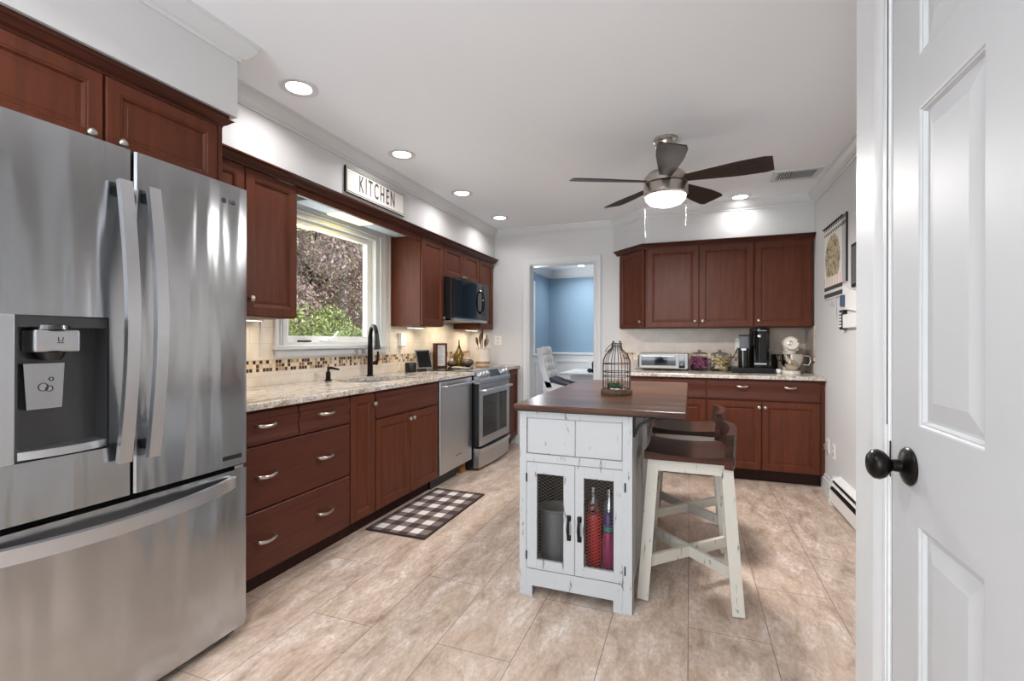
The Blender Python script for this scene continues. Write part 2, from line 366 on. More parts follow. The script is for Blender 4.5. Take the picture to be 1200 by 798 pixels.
# doorway casing + jamb
def casing(name, fr, a0, a1, z1, b, w=.078, z0=0, sill=False):
    mb = MB(fr)
    pr = [(0, 0), (0, .014), (.004, .018), (.009, .018), (.011, .010), (.016, .010), (.018, .016), (.027, .016), (.030, .009), (w*.62, .013), (w-.014, .021), (w-.003, .021), (w, .017), (w, 0)]
    # inner opening edge at a0,a1,z1 ; profile offset grows outwards
    rows = []
    path = [(a0, z0, -1, 0), (a0, z1, -1, 1), (a1, z1, 1, 1), (a1, z0, 1, 0)]
    for a, z, sa, sz in path: rows.append([mb.v(a+sa*o, b+t_, z+sz*o) for o, t_ in pr])
    if sill:
        rows = []; path = [(a0, z0, -1, -1), (a0, z1, -1, 1), (a1, z1, 1, 1), (a1, z0, 1, -1)]
        for a, z, sa, sz in path: rows.append([mb.v(a+sa*o, b+t_, z+sz*o) for o, t_ in pr])
        rows.append(rows[0])
    k = len(pr)
    for A, B in zip(rows, rows[1:]):
        for j in range(k): mb.bm.faces.new([A[j], A[(j+1)%k], B[(j+1)%k], B[j]])
    if not sill: mb.bm.faces.new(rows[0][::-1]); mb.bm.faces.new(rows[-1])
    return mb
struct(casing('trim_3', BF, -1.73, -.99, 2.06, -YB).build('trim_3', M['trim'], smooth=30))
j = MB(BF).box(-1.745, -1.727, -(YB+.13), -YB+.004, 0, 2.075).box(-.993, -.975, -(YB+.13), -YB+.004, 0, 2.075).box(-1.745, -.975, -(YB+.13), -YB+.004, 2.057, 2.075); struct(j.build('trim_4', M['trim']))
# tile splash panels
struct(wall_holes(LF, 1.47, YB, .912, 1.36, XW, XW+.008, [(2.31, 3.50, 1.10, 1.36)]).box(3.50, 3.60, XW, XW+.008, 1.36, 2.15).box(2.187, 2.31, XW, XW+.008, 1.36, 2.15).build('wall_left_tile', M['tileL']))
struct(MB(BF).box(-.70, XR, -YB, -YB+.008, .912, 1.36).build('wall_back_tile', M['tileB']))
struct(MB(LF).box(4.86, YB, XR-.008, XR, .912, 1.335).build('wall_right_tile', tile('shaded_cream_tile_right', 1, srgb(176, 159, 144), srgb(192, 177, 162), srgb(168, 150, 134))))  # same cream tile darkened, the shadow on this side put into its colour
struct(MB(LF).box(3.560, 3.578, XW+.006, XW+.014, 1.10, 2.12).box(2.21, 2.22, XW+.008, XW+.016, 1.10, 2.12).build('trim_5', M['trim']))

# ------------------------------------------------------------ kitchen window
w = bpy.data.objects.new('window_1', None); C.objects.link(w); struct(w); w.location = (XW, 2.9, 1.1)
y0, y1, z0, z1 = WIN
mb = casing('x', LF, y0, y1, z1, XW+.004, .075, z0); mb.build('window_casing', M['trim'], w, 30)
MB(LF).box(2.295, 3.50, XW, XW+.055, z0-.028, z0, .004).prof(2.325, 3.48, [(XW, z0-.085), (XW+.018, z0-.085), (XW+.03, z0-.07), (XW+.022, z0-.028), (XW, z0-.028)]).build('window_sill', M['trim'], w)
mb = MB(LF); ri = lambda i, o: None
def frame_rect(mb, a0, a1, c0, c1, wd, b0, b1, bl=None, wt=None):
    bl = bl or wd; wt = wt or wd
    mb.box(a0, a0+wd, b0, b1, c0, c1).box(a1-wd, a1, b0, b1, c0, c1).box(a0+wd, a1-wd, b0, b1, c0, c0+bl).box(a0+wd, a1-wd, b0, b1, c1-wt, c1)
    return mb
frame_rect(MB(LF), y0, y1, z0, z1, .045, XW-.12, XW+.002, .02, .03).build('window_jamb', M['trim'], w)
frame_rect(MB(LF), y0+.045, y1-.045, z0+.02, z1-.03, .055, XW-.09, XW-.045, .045, .04).build('window_sash', M['white'], w)
MB(LF).box(y0+.1, y1-.1, XW-.07, XW-.066, z0+.065, z1-.07).build('window_pane', M['pane'], w)
h = MB(LF).box(2.56, 2.66, XW-.045, XW-.01, z0+.022, z0+.034, .003); h.build('window_lock', M['black'], w)
MB(LF).box(2.78, 2.92, XW-.045, XW-.005, z0+.02, z0+.036, .004).tube([(2.82, XW-.01, z0+.04), (2.86, XW+.0, z0+.05), (2.93, XW-.01, z0+.10)], .007).build('window_crank', M['white'], w, 40)
# ------------------------------------------------------------ dining window + unseen rear window added around the fill light
w2 = bpy.data.objects.new('window_2', None); C.objects.link(w2); struct(w2); w2.location = (XW, 6.9, 1)
casing('x', LF, 6.2, 7.62, 2.13, XW+.02, .08, .98, True).build('window_casing', M['trim'], w2, 30)
frame_rect(MB(LF), 6.2, 7.62, .98, 2.13, .05, XW-.1, XW-.03).box(6.88, 6.94, XW-.1, XW-.03, 1.03, 2.08).build('window_sash', M['white'], w2)
MB(LF).box(6.25, 7.57, XW-.07, XW-.065, 1.03, 2.08).build('window_pane', M['pane'], w2)
w3 = bpy.data.objects.new('window_rear_added', None); C.objects.link(w3); struct(w3); w3.location = (-1.1, -2.6, .6)
frame_rect(MB(), -2.2, 0, .6, 2.3, .05, -2.74, -2.64).box(-1.13, -1.07, -2.74, -2.64, .65, 2.25).build('window_sash', M['white'], w3)
# wainscot in the dining room
mb = MB(BF).box(XW+.02, 1.08, -8.62, -8.60, .0, .93).prof(XW+.02, 1.08, [(-8.62, .93), (-8.575, .94), (-8.57, .965), (-8.60, .98), (-8.62, .98)])
xx = XW+.14
while xx < 1.0:
    mb.rings(xx, xx+.62, .22, .84, [(0, -8.60), (0, -8.585), (.03, -8.585), (.035, -8.598)], False); xx += .74
struct(mb.build('trim_6', M['trim']))
mb = MB(LF).box(YB+.12, 8.62, XW+.02, XW+.04, 0, .93).prof(YB+.12, 8.62, [(XW+.02, .93), (XW+.065, .94), (XW+.07, .965), (XW+.04, .98), (XW+.02, .98)])
yy = YB+.25
while yy < 8.1:
    mb.rings(yy, yy+.62, .22, .84, [(0, XW+.04), (0, XW+.055), (.03, XW+.055), (.035, XW+.042)], False); yy += .74
struct(mb.build('trim_7', M['trim']))

# ------------------------------------------------------------ near door on the right (frame a = Y reversed so that b points to -X)
DF = F(.45, 0, -90)     # a = -Y, b = -(X-.45)
d = bpy.data.objects.new('door_1', None); C.objects.link(d); struct(d); d.location = (.45, 1.0, 0)
Y0, Y1 = .612, 1.374
mb = MB(DF); st = [Y0, .64+.005, .882, .995, 1.237, Y1]
cols = [(.645, .882), (.995, 1.237)]; rowsz = [(.22, .812), (1.020, 1.69), (1.80, 1.94)]
ZT = 2.045
as_ = sorted({-Y0, -Y1, *[-q for c_ in cols for q in c_]}); zs_ = sorted({.012, ZT, *[q for r_ in rowsz for q in r_]})
for i in range(len(as_)-1):
    for k in range(len(zs_)-1):
        ca, cz = -(as_[i]+as_[i+1])/2, (zs_[k]+zs_[k+1])/2
        if any(c_[0] < ca < c_[1] for c_ in cols) and any(r_[0] < cz < r_[1] for r_ in rowsz):
            mb.rings(as_[i], as_[i+1], zs_[k], zs_[k+1], [(0, 0), (.003, -.001), (.006, -.004), (.009, -.004), (.014, -.011), (.019, -.011), (.052, -.004), (.056, -.003)], False)
        else:
            mb.bm.faces.new([mb.v(as_[i], 0, zs_[k]), mb.v(as_[i+1], 0, zs_[k]), mb.v(as_[i+1], 0, zs_[k+1]), mb.v(as_[i], 0, zs_[k+1])])
mb.box(-Y1, -Y0, -.038, -.014, .012, ZT)
for a_1, a_2 in ((-Y1, -Y1+.002), (-Y0-.002, -Y0)): mb.box(a_1, a_2, -.014, 0, .012, ZT)
mb.build('door_slab', M['door'], d)
kb = MB(DF); ky, kz = 1.275, .927
kb.lathe((-ky, 0, kz), [(.0, 0), (.040, 0), (.042, .004), (.038, .010), (.024, .015), (.014, .018), (.013, .034), (.016, .037), (.019, .039), (.029, .048), (.033, .058), (.031, .068), (.022, .076), (.009, .079), (0, .079)], 32, 'b').build('door_knob', M['bronze'], d, 40)
MB(DF).box(-Y1-.0015, -Y1, -.03, -.006, kz-.03, kz+.03).build('door_latch', M['bronze'], d)
fr_ = MB(DF)
fr_.box(-1.385, -1.377, -.12, .0, 0, 2.06).box(-.612, -.604, -.12, .0, 0, 2.06).box(-1.385, -.604, -.12, 0, 2.052, 2.06)
fr_.box(-1.40, -1.385, -.13, .004, 0, 2.06).box(-.604, -.585, -.13, .004, 0, 2.06)
fr_.build('door_jamb', M['trim'], d)
MB(DF).box(-1.3775, -1.3742, -.03, -.003, .02, 2.05).box(-1.3925, -1.3905, -.02, .0055, 1.0, 2.06).build('door_gap_shade', M['rubber'], d)  # thin dark strips painted in as the shade of the door gaps
# moulded casing around the door
cas = casing('x', DF, -1.394, -.597, 2.066, -.012, .082)
cas.build('door_casing', M['trim'], d, 30)
MB(DF).box(-1.655, -1.478, -.02, -.004, 0, ZC-.002, .003).build('corner_board', M['trim'], d)
MB(DF).box(-1.384, -1.380, -.004, .002, kz-.05, kz+.035).build('strike_plate', M['bronze'], d)

# ------------------------------------------------------------ cabinets
def panel_door(fr, a0, a1, c0, c1, b, m=None, sw=.058):
    return MB(fr).rings(a0, a1, c0, c1, [(0, b), (0, b+.015), (.004, b+.019), (sw-.012, b+.019), (sw-.009, b+.0165), (sw-.004, b+.0165), (sw, b+.010), (sw+.003, b+.007), (sw+.016, b+.008), (sw+.018, b+.009)])
def slab(fr, a0, a1, c0, c1, b): return MB(fr).rings(a0, a1, c0, c1, [(0, b), (0, b+.016), (.004, b+.019)])
def drawer_prof(fr, a0, a1, c0, c1, b):
    h = c1-c0; pts = [(b, c0), (b+.017, c0), (b+.019, c0+.003), (b+.019, c0+.02)]
    for i in range(9):
        t = i/8; pts.append((b+.019-.006*sin(pi*t)*(1 if i < 8 else 1), c0+.02+(h-.075)*t))
    pts += [(b+.021, c1-.048), (b+.021, c1-.038), (b+.015, c1-.034), (b+.015, c1-.004), (b+.012, c1), (b, c1)]
    return MB(fr).prof(a0, a1, pts)
def knob(fr, a, b, c, parent): MB(fr).lathe((a, b, c), [(0, 0), (.007, 0), (.006, .008), (.007, .013), (.0145, .018), (.0155, .022), (.012, .027), (0, .029)], 16, 'b').build('knob', M['nickel'], parent, 50)
def pull(fr, a, b, c, parent, L=.1):
    pts = [(a-L/2, b-.002, c+.004), (a-L/2, b+.012, c+.002)]
    for i in range(9):
        t = i/8; pts.append((a-L/2+.006+(L-.012)*t, b+.022+.010*sin(pi*t), c-.004*sin(pi*t)+.002))
    pts += [(a+L/2, b+.012, c+.002), (a+L/2, b-.002, c+.004)]
    MB(fr).tube(pts, [.006, .006]+[.005+.002*abs(cos(pi*i/8)) for i in range(9)]+[.006, .006], 8, sq=(1.0, 1.25)).build('handle', M['nickel'], parent, 50)
def carcass(fr, a0, a1, b0, b1, c0, c1, parent, m=None, toe=None, name='body'):
    """b1 = front of face frame"""
    mb = MB(fr).box(a0, a1, b0, b1, c0, c1)
    o = mb.build(name, m or M['wood'], parent)
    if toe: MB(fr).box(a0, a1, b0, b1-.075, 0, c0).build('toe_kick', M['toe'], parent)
    return o
FX = XW+.01; LB = -1.889      # left base: carcass front; door faces end at -1.87
# drawer base
t = thing('drawer_cabinet', 'dark cherry drawer base cabinet between the refrigerator and the narrow door cabinet', 'cabinet', (-2.2, 1.9, 0))
carcass(LF, 1.475, 2.29, FX, LB, .105, .876, t, toe=1)
for a0, a1 in ((1.505, 1.893), (1.901, 2.285)):
    dr = drawer_prof(LF, a0, a1, .716, .866, LB).build('drawer', M['woodb'], t); pull(LF, (a0+a1)/2-.01, -1.872, .80, dr)
for c0, c1 in ((.412, .706), (.112, .404)):
    dr = slab(LF, 1.505, 2.285, c0, c1, LB).build('drawer', M['woodb'], t)
    for a in (1.69, 2.075): pull(LF, a, -1.871, (c0+c1)/2+.005, dr)
t = thing('narrow_cabinet', 'narrow single-door cherry base cabinet left of the sink cabinet', 'cabinet', (-2.2, 2.41, 0))
carcass(LF, 2.291, 2.528, FX, LB, .105, .876, t, toe=1)
dr = panel_door(LF, 2.296, 2.524, .112, .866, LB).build('door', M['wood'], t); knob(LF, 2.505, -1.872, .80, dr)
t = thing('sink_cabinet', 'two-door cherry sink base cabinet in front of the window', 'cabinet', (-2.2, 2.93, 0))
carcass(LF, 2.529, 3.335, FX, LB, .105, .70, t, toe=1)
MB(LF).box(2.529, 3.335, LB-.02, LB, .70, .876).build('face_frame', M['wood'], t)
for sa in (2.529, 3.317): MB(LF).box(sa, sa+.018, FX, LB-.02, .70, .876).build('side_panel', M['wood'], t)
drawer_prof(LF, 2.535, 3.328, .70, .866, LB).build('false_drawer', M['woodb'], t)
for a0, a1, ka in ((2.535, 2.929, 2.908), (2.934, 3.328, 2.956)):
    dr = panel_door(LF, a0, a1, .112, .688, LB).build('door', M['wood'], t); knob(LF, ka, -1.872, .645, dr)
t = thing('end_cabinet', 'slim cherry base cabinet squeezed between the range and the back wall', 'cabinet', (-2.2, 4.97, 0))
carcass(LF, 4.745, 5.20, FX, LB, .105, .876, t, toe=1)
dr = panel_door(LF, 4.76, 5.19, .112, .866, LB).build('door', M['wood'], t); knob(LF, 4.79, -1.872, .80, dr)

# worktop left with sink hole
t = thing('countertop', 'beige and grey granite worktop under the kitchen window', 'countertop', (-2.2, 2.7, .88))
mb = MB(LF)
bm = mb.bm; N_ = 40; cx_, cy_, rx_, ry_ = 2.97, -2.20, .33, .20
# slab with oval hole
outer = []
A0, A1, B0, B1 = 1.475, 3.945, XW+.01, -1.845
hole = [(cx_+rx_*cos(2*pi*i/N_), cy_+ry_*sin(2*pi*i/N_)) for i in range(N_)]
def project(i):
    dx, dy = cos(2*pi*i/N_)*rx_, sin(2*pi*i/N_)*ry_; s_ = 1e9
    if dx > 1e-9: s_ = min(s_, (A1-cx_)/dx)
    if dx < -1e-9: s_ = min(s_, (A0-cx_)/dx)
    if dy > 1e-9: s_ = min(s_, (B1-cy_)/dy)
    if dy < -1e-9: s_ = min(s_, (B0-cy_)/dy)
    return (cx_+dx*s_, cy_+dy*s_)
out = [project(i) for i in range(N_)]
corners = [(A1, B1), (A0, B1), (A0, B0), (A1, B0)]
seq = []
for i in range(N_):
    p, q = out[i], out[(i+1)%N_]; seq.append((p, hole[i], q, hole[(i+1)%N_]))
for c0_, top in ((.912, 1), (.880, 0)):
    for p, hp, q, hq in seq:
        f = [p]
        if abs(p[0]-q[0]) > 1e-6 and abs(p[1]-q[1]) > 1e-6:
            cc = min(corners, key=lambda c_: abs(c_[0]-p[0])+abs(c_[1]-p[1])+abs(c_[0]-q[0])+abs(c_[1]-q[1])); f.append(cc)
        f += [q, hq, hp]; bm.faces.new([mb.v(a, b, c0_) for a, b in f])
for i in range(N_): bm.faces.new([mb.v(*hole[i], .912), mb.v(*hole[(i+1)%N_], .912), mb.v(*hole[(i+1)%N_], .880), mb.v(*hole[i], .880)])
bmesh.ops.remove_doubles(bm, verts=bm.verts, dist=1e-5)
for i in range(N_):
    pass
mb.build('slab', M['granite'], t)
MB(LF).prof(A0, A1, [(B1, .912), (B1+.004, .909), (B1+.004, .883), (B1, .88)]).box(A0, A1, B0, B0+.002, .88, .912).box(A0-.001, A0, B0, B1, .88, .912).box(A1, A1+.001, B0, B1, .88, .912).build('edge', M['granite'], t)
t = tag(MB(LF).box(4.743, 5.20, XW+.012, -1.845, .88, .912, .003).build('countertop', M['granite']), 'short piece of granite worktop on the slim cabinet beyond the range', 'countertop')
# sink
mb = MB(LF); prof = [(1.0, .880), (1.0, .86), (.96, .74), (.85, .715), (.0, .712)]; rows = []
for s_, z in prof: rows.append([mb.v(cx_+(rx_+.003)*s_*cos(2*pi*i/N_), cy_+(ry_+.003)*s_*sin(2*pi*i/N_), z) for i in range(N_)] if s_ else None)
for A, B in zip(rows, rows[1:]):
    if B is None: mb.bm.faces.new(A); break
    for i in range(N_): mb.bm.faces.new([A[i], A[(i+1)%N_], B[(i+1)%N_], B[i]])
t = thing('sink', 'oval stainless undermount sink set in the granite worktop', 'sink', (-2.2, 3.02, .71))
mb.build('basin', M['steel2'], t, 40); MB(LF).lathe((cx_, cy_, .713), [(.04, 0), (.042, .003), (.02, .004), (0, .002)], 20).build('drain', M['chrome'], t, 40)
# faucet
t = thing('faucet', 'tall black gooseneck pull-down faucet behind the sink', 'faucet', (-2.41, 3.18, .912))
fy, fx = 3.185, -2.41
pts = [(fy, fx, .93), (fy, fx, 1.22)] + [(fy-.040*(1-cos(q)), fx+.060*(1-cos(q)), 1.22+.092*sin(q)) for q in [pi*i/10 for i in range(1, 10)]]
MB(LF).tube(pts, [.022]+[.019]+[.0165]*9, 14).build('spout', M['bronze'], t, 50)
e = pts[-1]; MB(LF).tube([e, (e[0]-.002, e[1]+.006, e[2]-.05), (e[0]-.004, e[1]+.012, e[2]-.12)], [.017, .021, .025], 14).build('spray_head', M['black'], t, 50)
MB(LF).lathe((fy, fx, .912), [(.0, 0), (.03, 0), (.03, .006), (.022, .012), (.021, .15), (.017, .17), (0, .17)], 20).build('base', M['bronze'], t, 50)
MB(LF).tube([(fy+.02, fx, 1.01), (fy+.055, fx+.015, 1.02)], .014, 12).tube([(fy+.055, fx+.015, 1.0), (fy+.07, fx+.02, 1.04), (fy+.075, fx+.02, 1.11)], [.012, .011, .008], 10).build('lever', M['bronze'], t, 50)
# soap dispenser
t = thing('soap_dispenser', 'small black soap pump standing left of the faucet', 'soap dispenser', (-2.40, 2.70, .912))
MB(LF).lathe((2.70, -2.40, .912), [(0, 0), (.026, 0), (.026, .006), (.017, .012), (.016, .06), (.012, .066), (0, .066)], 18).build('base', M['bronze'], t, 50)
MB(LF).tube([(2.70, -2.40, .97), (2.70, -2.40, 1.0)], .008).tube([(2.69, -2.40, 1.0), (2.71, -2.385, 1.004), (2.76, -2.355, .99)], [.011, .010, .006], 10).build('pump', M['bronze'], t, 50)

# ------------------------------------------------------------ upper cabinets left
UB, UX = XS-.019, XW+.01
def upper(fr, name, label, a0, a1, b0, b1, c0, c1, doors, kn, loc):
    t = thing(name, label, 'cabinet', loc); carcass(fr, a0, a1, b0, b1, c0, c1, t)
    for (p0, p1), (ka, kc) in zip(doors, kn):
        dr = panel_door(fr, p0, p1, c0+.006, c1-.004, b1, sw=.06).build('door', M['wood'], t); knob(fr, ka, b1+.018, kc, dr)
    return t
ZU0, ZU1 = 1.325, 2.108
upper(LF, 'wall_cabinet', 'cherry wall cabinet between the refrigerator and the window', 1.475, 2.187, UX, UB, ZU0, ZU1, [(1.50, 1.83), (1.838, 2.183)], [(1.80, 1.43), (1.862, 1.42)], (-2.3, 1.8, ZU0))
upper(LF, 'wall_cabinet', 'tall cherry wall cabinet just right of the window', 3.575, 3.972, UX, UB, ZU0, ZU1, [(3.582, 3.967)], [(3.94, 1.41)], (-2.3, 3.8, ZU0))
upper(LF, 'wall_cabinet', 'short two-door cherry cabinet above the microwave', 3.974, 4.776, UX, UB, 1.80, ZU1, [(3.98, 4.372), (4.378, 4.77)], [(4.35, 1.84), (4.40, 1.84)], (-2.3, 4.4, 1.8))
upper(LF, 'wall_cabinet', 'slim cherry wall cabinet between the microwave and the back wall', 4.778, 5.19, UX, UB, ZU0, ZU1, [(4.785, 5.165)], [(4.81, 1.41)], (-2.3, 5.0, ZU0))
t = thing('wall_cabinet', 'two-door cherry cabinet above the refrigerator', 'cabinet', (-2.1, 1.0, 1.84))
MB(LF).box(.46, 1.45, UX, -1.889, 1.84, 2.108).box(1.452, 1.470, UX, -1.875, .0, 2.108).build('body', M['wood'], t)
for p0, p1, ka in ((.50, 1.028, .985), (1.036, 1.446, 1.078)):
    dr = panel_door(LF, p0, p1, 1.846, 2.104, -1.889, sw=.055).build('door', M['wood'], t); knob(LF, ka, -1.871, 1.885, dr)
# wood crown
def wcrown(name, label, pts, n, z0=2.104, z1=2.15, d=.055):
    prof = [(.0, z0), (.006, z0), (.008, z0+.008), (.02, z0+.016), (.034, z0+.03), (.040, z0+.034), (d, z0+.038), (d, z1), (.0, z1)]
    bm = bmesh.new(); P = [Vector(p) for p in pts]; rows = []
    for i, p in enumerate(P):
        ds = []
        if i > 0: ds.append((P[i]-P[i-1]).normalized())
        if i < len(P)-1: ds.append((P[i+1]-P[i]).normalized())
        ns = [Vector((-q.y, q.x))*n for q in ds]; b = ns[0] if len(ns) == 1 else (ns[0]+ns[1])/(1+ns[0].dot(ns[1]))
        rows.append([bm.verts.new((p.x+b.x*o, p.y+b.y*o, z)) for o, z in prof])
    k = len(prof)
    for A, B in zip(rows, rows[1:]):
        for j in range(k): bm.faces.new([A[j], A[(j+1)%k], B[(j+1)%k], B[j]])
    bm.faces.new(rows[0][::-1]); bm.faces.new(rows[-1]); mb = MB(); mb.bm.free(); mb.bm = bm
    return tag(mb.build(name, M['crownw']), label, 'moulding')
wcrown('cabinet_crown', 'dark wood crown running over the left wall cabinets and the window', [(XS, 1.475), (XS, YB-.01)], -1)
wcrown('cabinet_crown', 'dark wood crown on top of the cabinet over the refrigerator', [(-1.889, .40), (-1.889, 1.472), (-2.10, 1.472)], -1, 2.11, 2.167, .024)
wcrown('cabinet_crown', 'dark wood crown along the top of the back wall cabinets', [(-.735, YB-.012), (-.425, YS-.008), (XR-.004, YS-.008)], -1)
t = thing('valance', 'cherry valance board bridging the wall cabinets above the window', 'valance', (XS, 2.9, 2.06))
MB(LF).box(2.189, 3.573, XS-.03, XS-.005, 2.062, 2.15).build('board', M['wood'], t)
MB(LF).prof(3.545, 3.574, [(XS-.10, 2.108), (XS-.03, 2.108), (XS-.03, 2.055), (XS-.04, 2.06), (XS-.06, 2.085)]).build('corbel', M['crownw'], t)
# fixture above the window
t = thing('strip_light', 'white strip light above the window with a glowing yellow middle', 'light', (-2.32, 2.95, 2.1))
MB(LF).box(2.40, 3.54, -2.43, -2.21, 2.098, 2.149, .02).build('housing', mat('fixture_diffuser', srgb(186, 196, 204), .5), t, 40)
MB(LF).box(2.70, 3.05, -2.415, -2.225, 2.091, 2.099, .003).build('lens', M['warm'], t)
area('strip_glow', (-2.32, 2.88, 2.085), (0, 0, 0), .15, .3, 1.3, (1, .86, .35))

# ------------------------------------------------------------ refrigerator
t = thing('refrigerator', 'large stainless steel french-door refrigerator with bottom freezer drawer', 'refrigerator', (-2.1, 1.0, 0))
RY0, RY1 = .545, 1.449; DXF = -1.69
MB(LF).box(RY0+.005, RY1-.005, -2.42, -1.765, .035, 1.775, .004).build('body', M['grey'], t)
MB(LF).box(RY0+.02, RY1-.02, -2.35, -1.80, 0.0, .035).box(RY0+.03, RY1-.03, -1.80, -1.74, .012, .06).build('base_grille', M['rubber'], t)
def bulge_panel(mb, a0, a1, c0, c1, b0, b1, bul, hole=None, nx=10, edge=.006):
    """door slab with gently bowed front face"""
    A_mid = (RY0+RY1)/2; Wd = (RY1-RY0)/2
    def fb(a): return b1 + bul*(1-((a-A_mid)/Wd)**2)
    xs = [a0+(a1-a0)*i/nx for i in range(nx+1)]; zs = [c0, c1]
    if hole: xs = sorted(set(xs + [hole[0], hole[1]])); zs = sorted({c0, c1, hole[2], hole[3]})
    xs = [a0, a0+edge]+[q for q in xs if a0+edge < q < a1-edge]+[a1-edge, a1]
    fr = {}
    for i, a in enumerate(xs):
        for k, z in enumerate(zs): fr[i, k] = mb.v(a, fb(a)-(.006 if i in (0, len(xs)-1) else 0), z)
    for i in range(len(xs)-1):
        for k in range(len(zs)-1):
            ca = (xs[i]+xs[i+1])/2; cz = (zs[k]+zs[k+1])/2
            if hole and hole[0] < ca < hole[1] and hole[2] < cz < hole[3]: continue
            mb.bm.faces.new([fr[i, k], fr[i+1, k], fr[i+1, k+1], fr[i, k+1]])
    bk = {(i, k): mb.v(xs[i], b0, zs[k]) for i in (0, len(xs)-1) for k in range(len(zs))}
    L_ = len(xs)-1; K = len(zs)-1
    for i in (0, L_):
        for k in range(K): mb.bm.faces.new([fr[i, k], fr[i, k+1], bk[i, k+1], bk[i, k]])
    for k in (0, K): mb.bm.faces.new([fr[i, k] for i in range(L_+1)]+[bk[L_, k], bk[0, k]])
    mb.bm.faces.new([bk[0, 0], bk[L_, 0], bk[L_, K], bk[0, K]])
    return fb
SPL = 1.014; DH = (.60, .945, .865, 1.268)
mb = MB(LF); fb = bulge_panel(mb, RY0, SPL-.004, .70, 1.812, -1.755, DXF-.012, .012, DH); ld = mb.build('door', M['steel'], t, 30)
ld['label'] = 'left refrigerator door with water dispenser'
mb = MB(LF); bulge_panel(mb, SPL+.004, RY1, .70, 1.812, -1.755, DXF-.012, .012); rd = mb.build('door', M['steel'], t, 30)
mb = MB(LF); bulge_panel(mb, RY0, RY1, .045, .682, -1.755, DXF-.012, .012); fd = mb.build('freezer_drawer', M['steel'], t, 30)
MB(LF).box(RY0+.01, RY1-.01, -1.80, -1.757, .05, 1.80).build('gasket', M['rubber'], t)
# handles
def vhandle(ay, sgn, parent):
    pts = []
    for i in range(21):
        q = i/20; z = .815+.885*q; out = .026+.042*sin(pi*q)
        pts.append((ay, DXF+out, z))
    MB(LF).tube(pts, .021, 4, sq=(1.25, .62)).build('handle', M['steelh'], parent, 25)
    for pz in (1.655, .84): MB(LF).box(ay-.008, ay+.008, DXF-.01, DXF+.03, pz, pz+.03).build('handle_post', M['blackm'], parent)
vhandle(.972, -1, ld); vhandle(1.058, 1, rd)
pts = [(.60+.775*i/24, DXF-.006+.004+.062*sin(pi*i/24)**.6, .640-.012*sin(pi*i/24)) for i in range(25)]
MB(LF).tube(pts, .022, 4, sq=(.75, 1.35)).build('handle', M['steelh'], fd, 25)
# dispenser
dm = M['dsp'] = mat('dispenser_grey', srgb(78, 78, 79), .3, .8)
mb = MB(LF); a0, a1, c0, c1 = .732, .945, .868, 1.265; bk = -1.752
mb.box(a0, a1, bk, bk+.004, c0, c1).box(a0-.006, a0, bk, DXF-.004, c0, c1).box(a1-.004, a1, bk, DXF-.004, c0, c1).box(a0, a1, bk, DXF-.006, c1-.03, c1).box(a0, a1, bk, DXF-.006, c0, c0+.01)
dp = mb.build('dispenser', dm, t)
MB(LF).box(.60, a0-.006, -1.75, DXF-.001, c0-.003, c1+.003, .003).build('control_panel', M['steelh'], dp)
mb = MB(LF); nseg = 8
top = [(a0, DXF-.01)] + [(a0+(a1-a0)*i/nseg, DXF-.006+.02*sin(pi*i/nseg)) for i in range(nseg+1)] + [(a1, bk+.004), (a0, bk+.004)]
mb.poly(top[1:], c0+.004, c0+.026).build('drip_tray', M['steelh'], dp, 30)
MB(LF).box(.762, .868, bk+.004, DXF+.006, 1.165, 1.228, .005).build('spout_housing', M['steel2'], dp)
MB(LF).lathe((.815, DXF-.030, 1.229), [(.044, 0), (.042, .012), (0, .014)], 20).build('spout_cap', M['dsteel'], dp, 40)
MB(LF).lathe((.812, DXF-.022, 1.142), [(.022, 0), (.034, .022), (0, .023)], 16).build('nozzle', M['black'], dp, 40)
pm = MB(LF); pm.polyb([(.757, 1.005), (.836, 1.005), (.842, 1.133), (.750, 1.133)], bk+.01, DXF-.018); pm.build('paddle', M['steel'], dp)
ic = MB(LF)
for (ia, iz, ir) in ((.793, 1.066, .011), (.807, 1.061, .008), (.811, 1.088, .005)): ic.tube([(ia+ir*cos(q), DXF-.017, iz+ir*sin(q)) for q in [2*pi*i/14 for i in range(14)]], .0011, 5, closed=True)
ic.build('icon', M['black'], dp); ic = MB(LF)
ic.box(.813, .829, DXF+.006, DXF+.007, 1.190, 1.192).tube([(.815, DXF+.007, 1.207), (.817, DXF+.007, 1.195), (.825, DXF+.007, 1.195), (.827, DXF+.007, 1.207)], .001, 4)
ic.build('icon', M['black'], dp)
# logo and badge
lo = MB(LF).lathe((1.338, fb(1.338), 1.742), [(0, 0), (.0105, 0), (.0105, .001), (0, .001)], 24, 'b').build('logo', mat('logo_grey', srgb(52, 48, 50), .6), rd)
text('logo_letters', 'LG', .022, tm(LF, 1.374, fb(1.374)+.0012, 1.742), mat('logo_dark', srgb(50, 50, 52), .6), rd, bold=.015)
MB(LF).box(1.335, 1.418, fb(1.38)-.001, fb(1.38)+.003, .728, .745).build('badge', M['black'], rd)
MB(LF).box(RY1-.06, RY1-.02, -1.80, -1.70, .684, .697).build('hinge', M['chrome'], t)

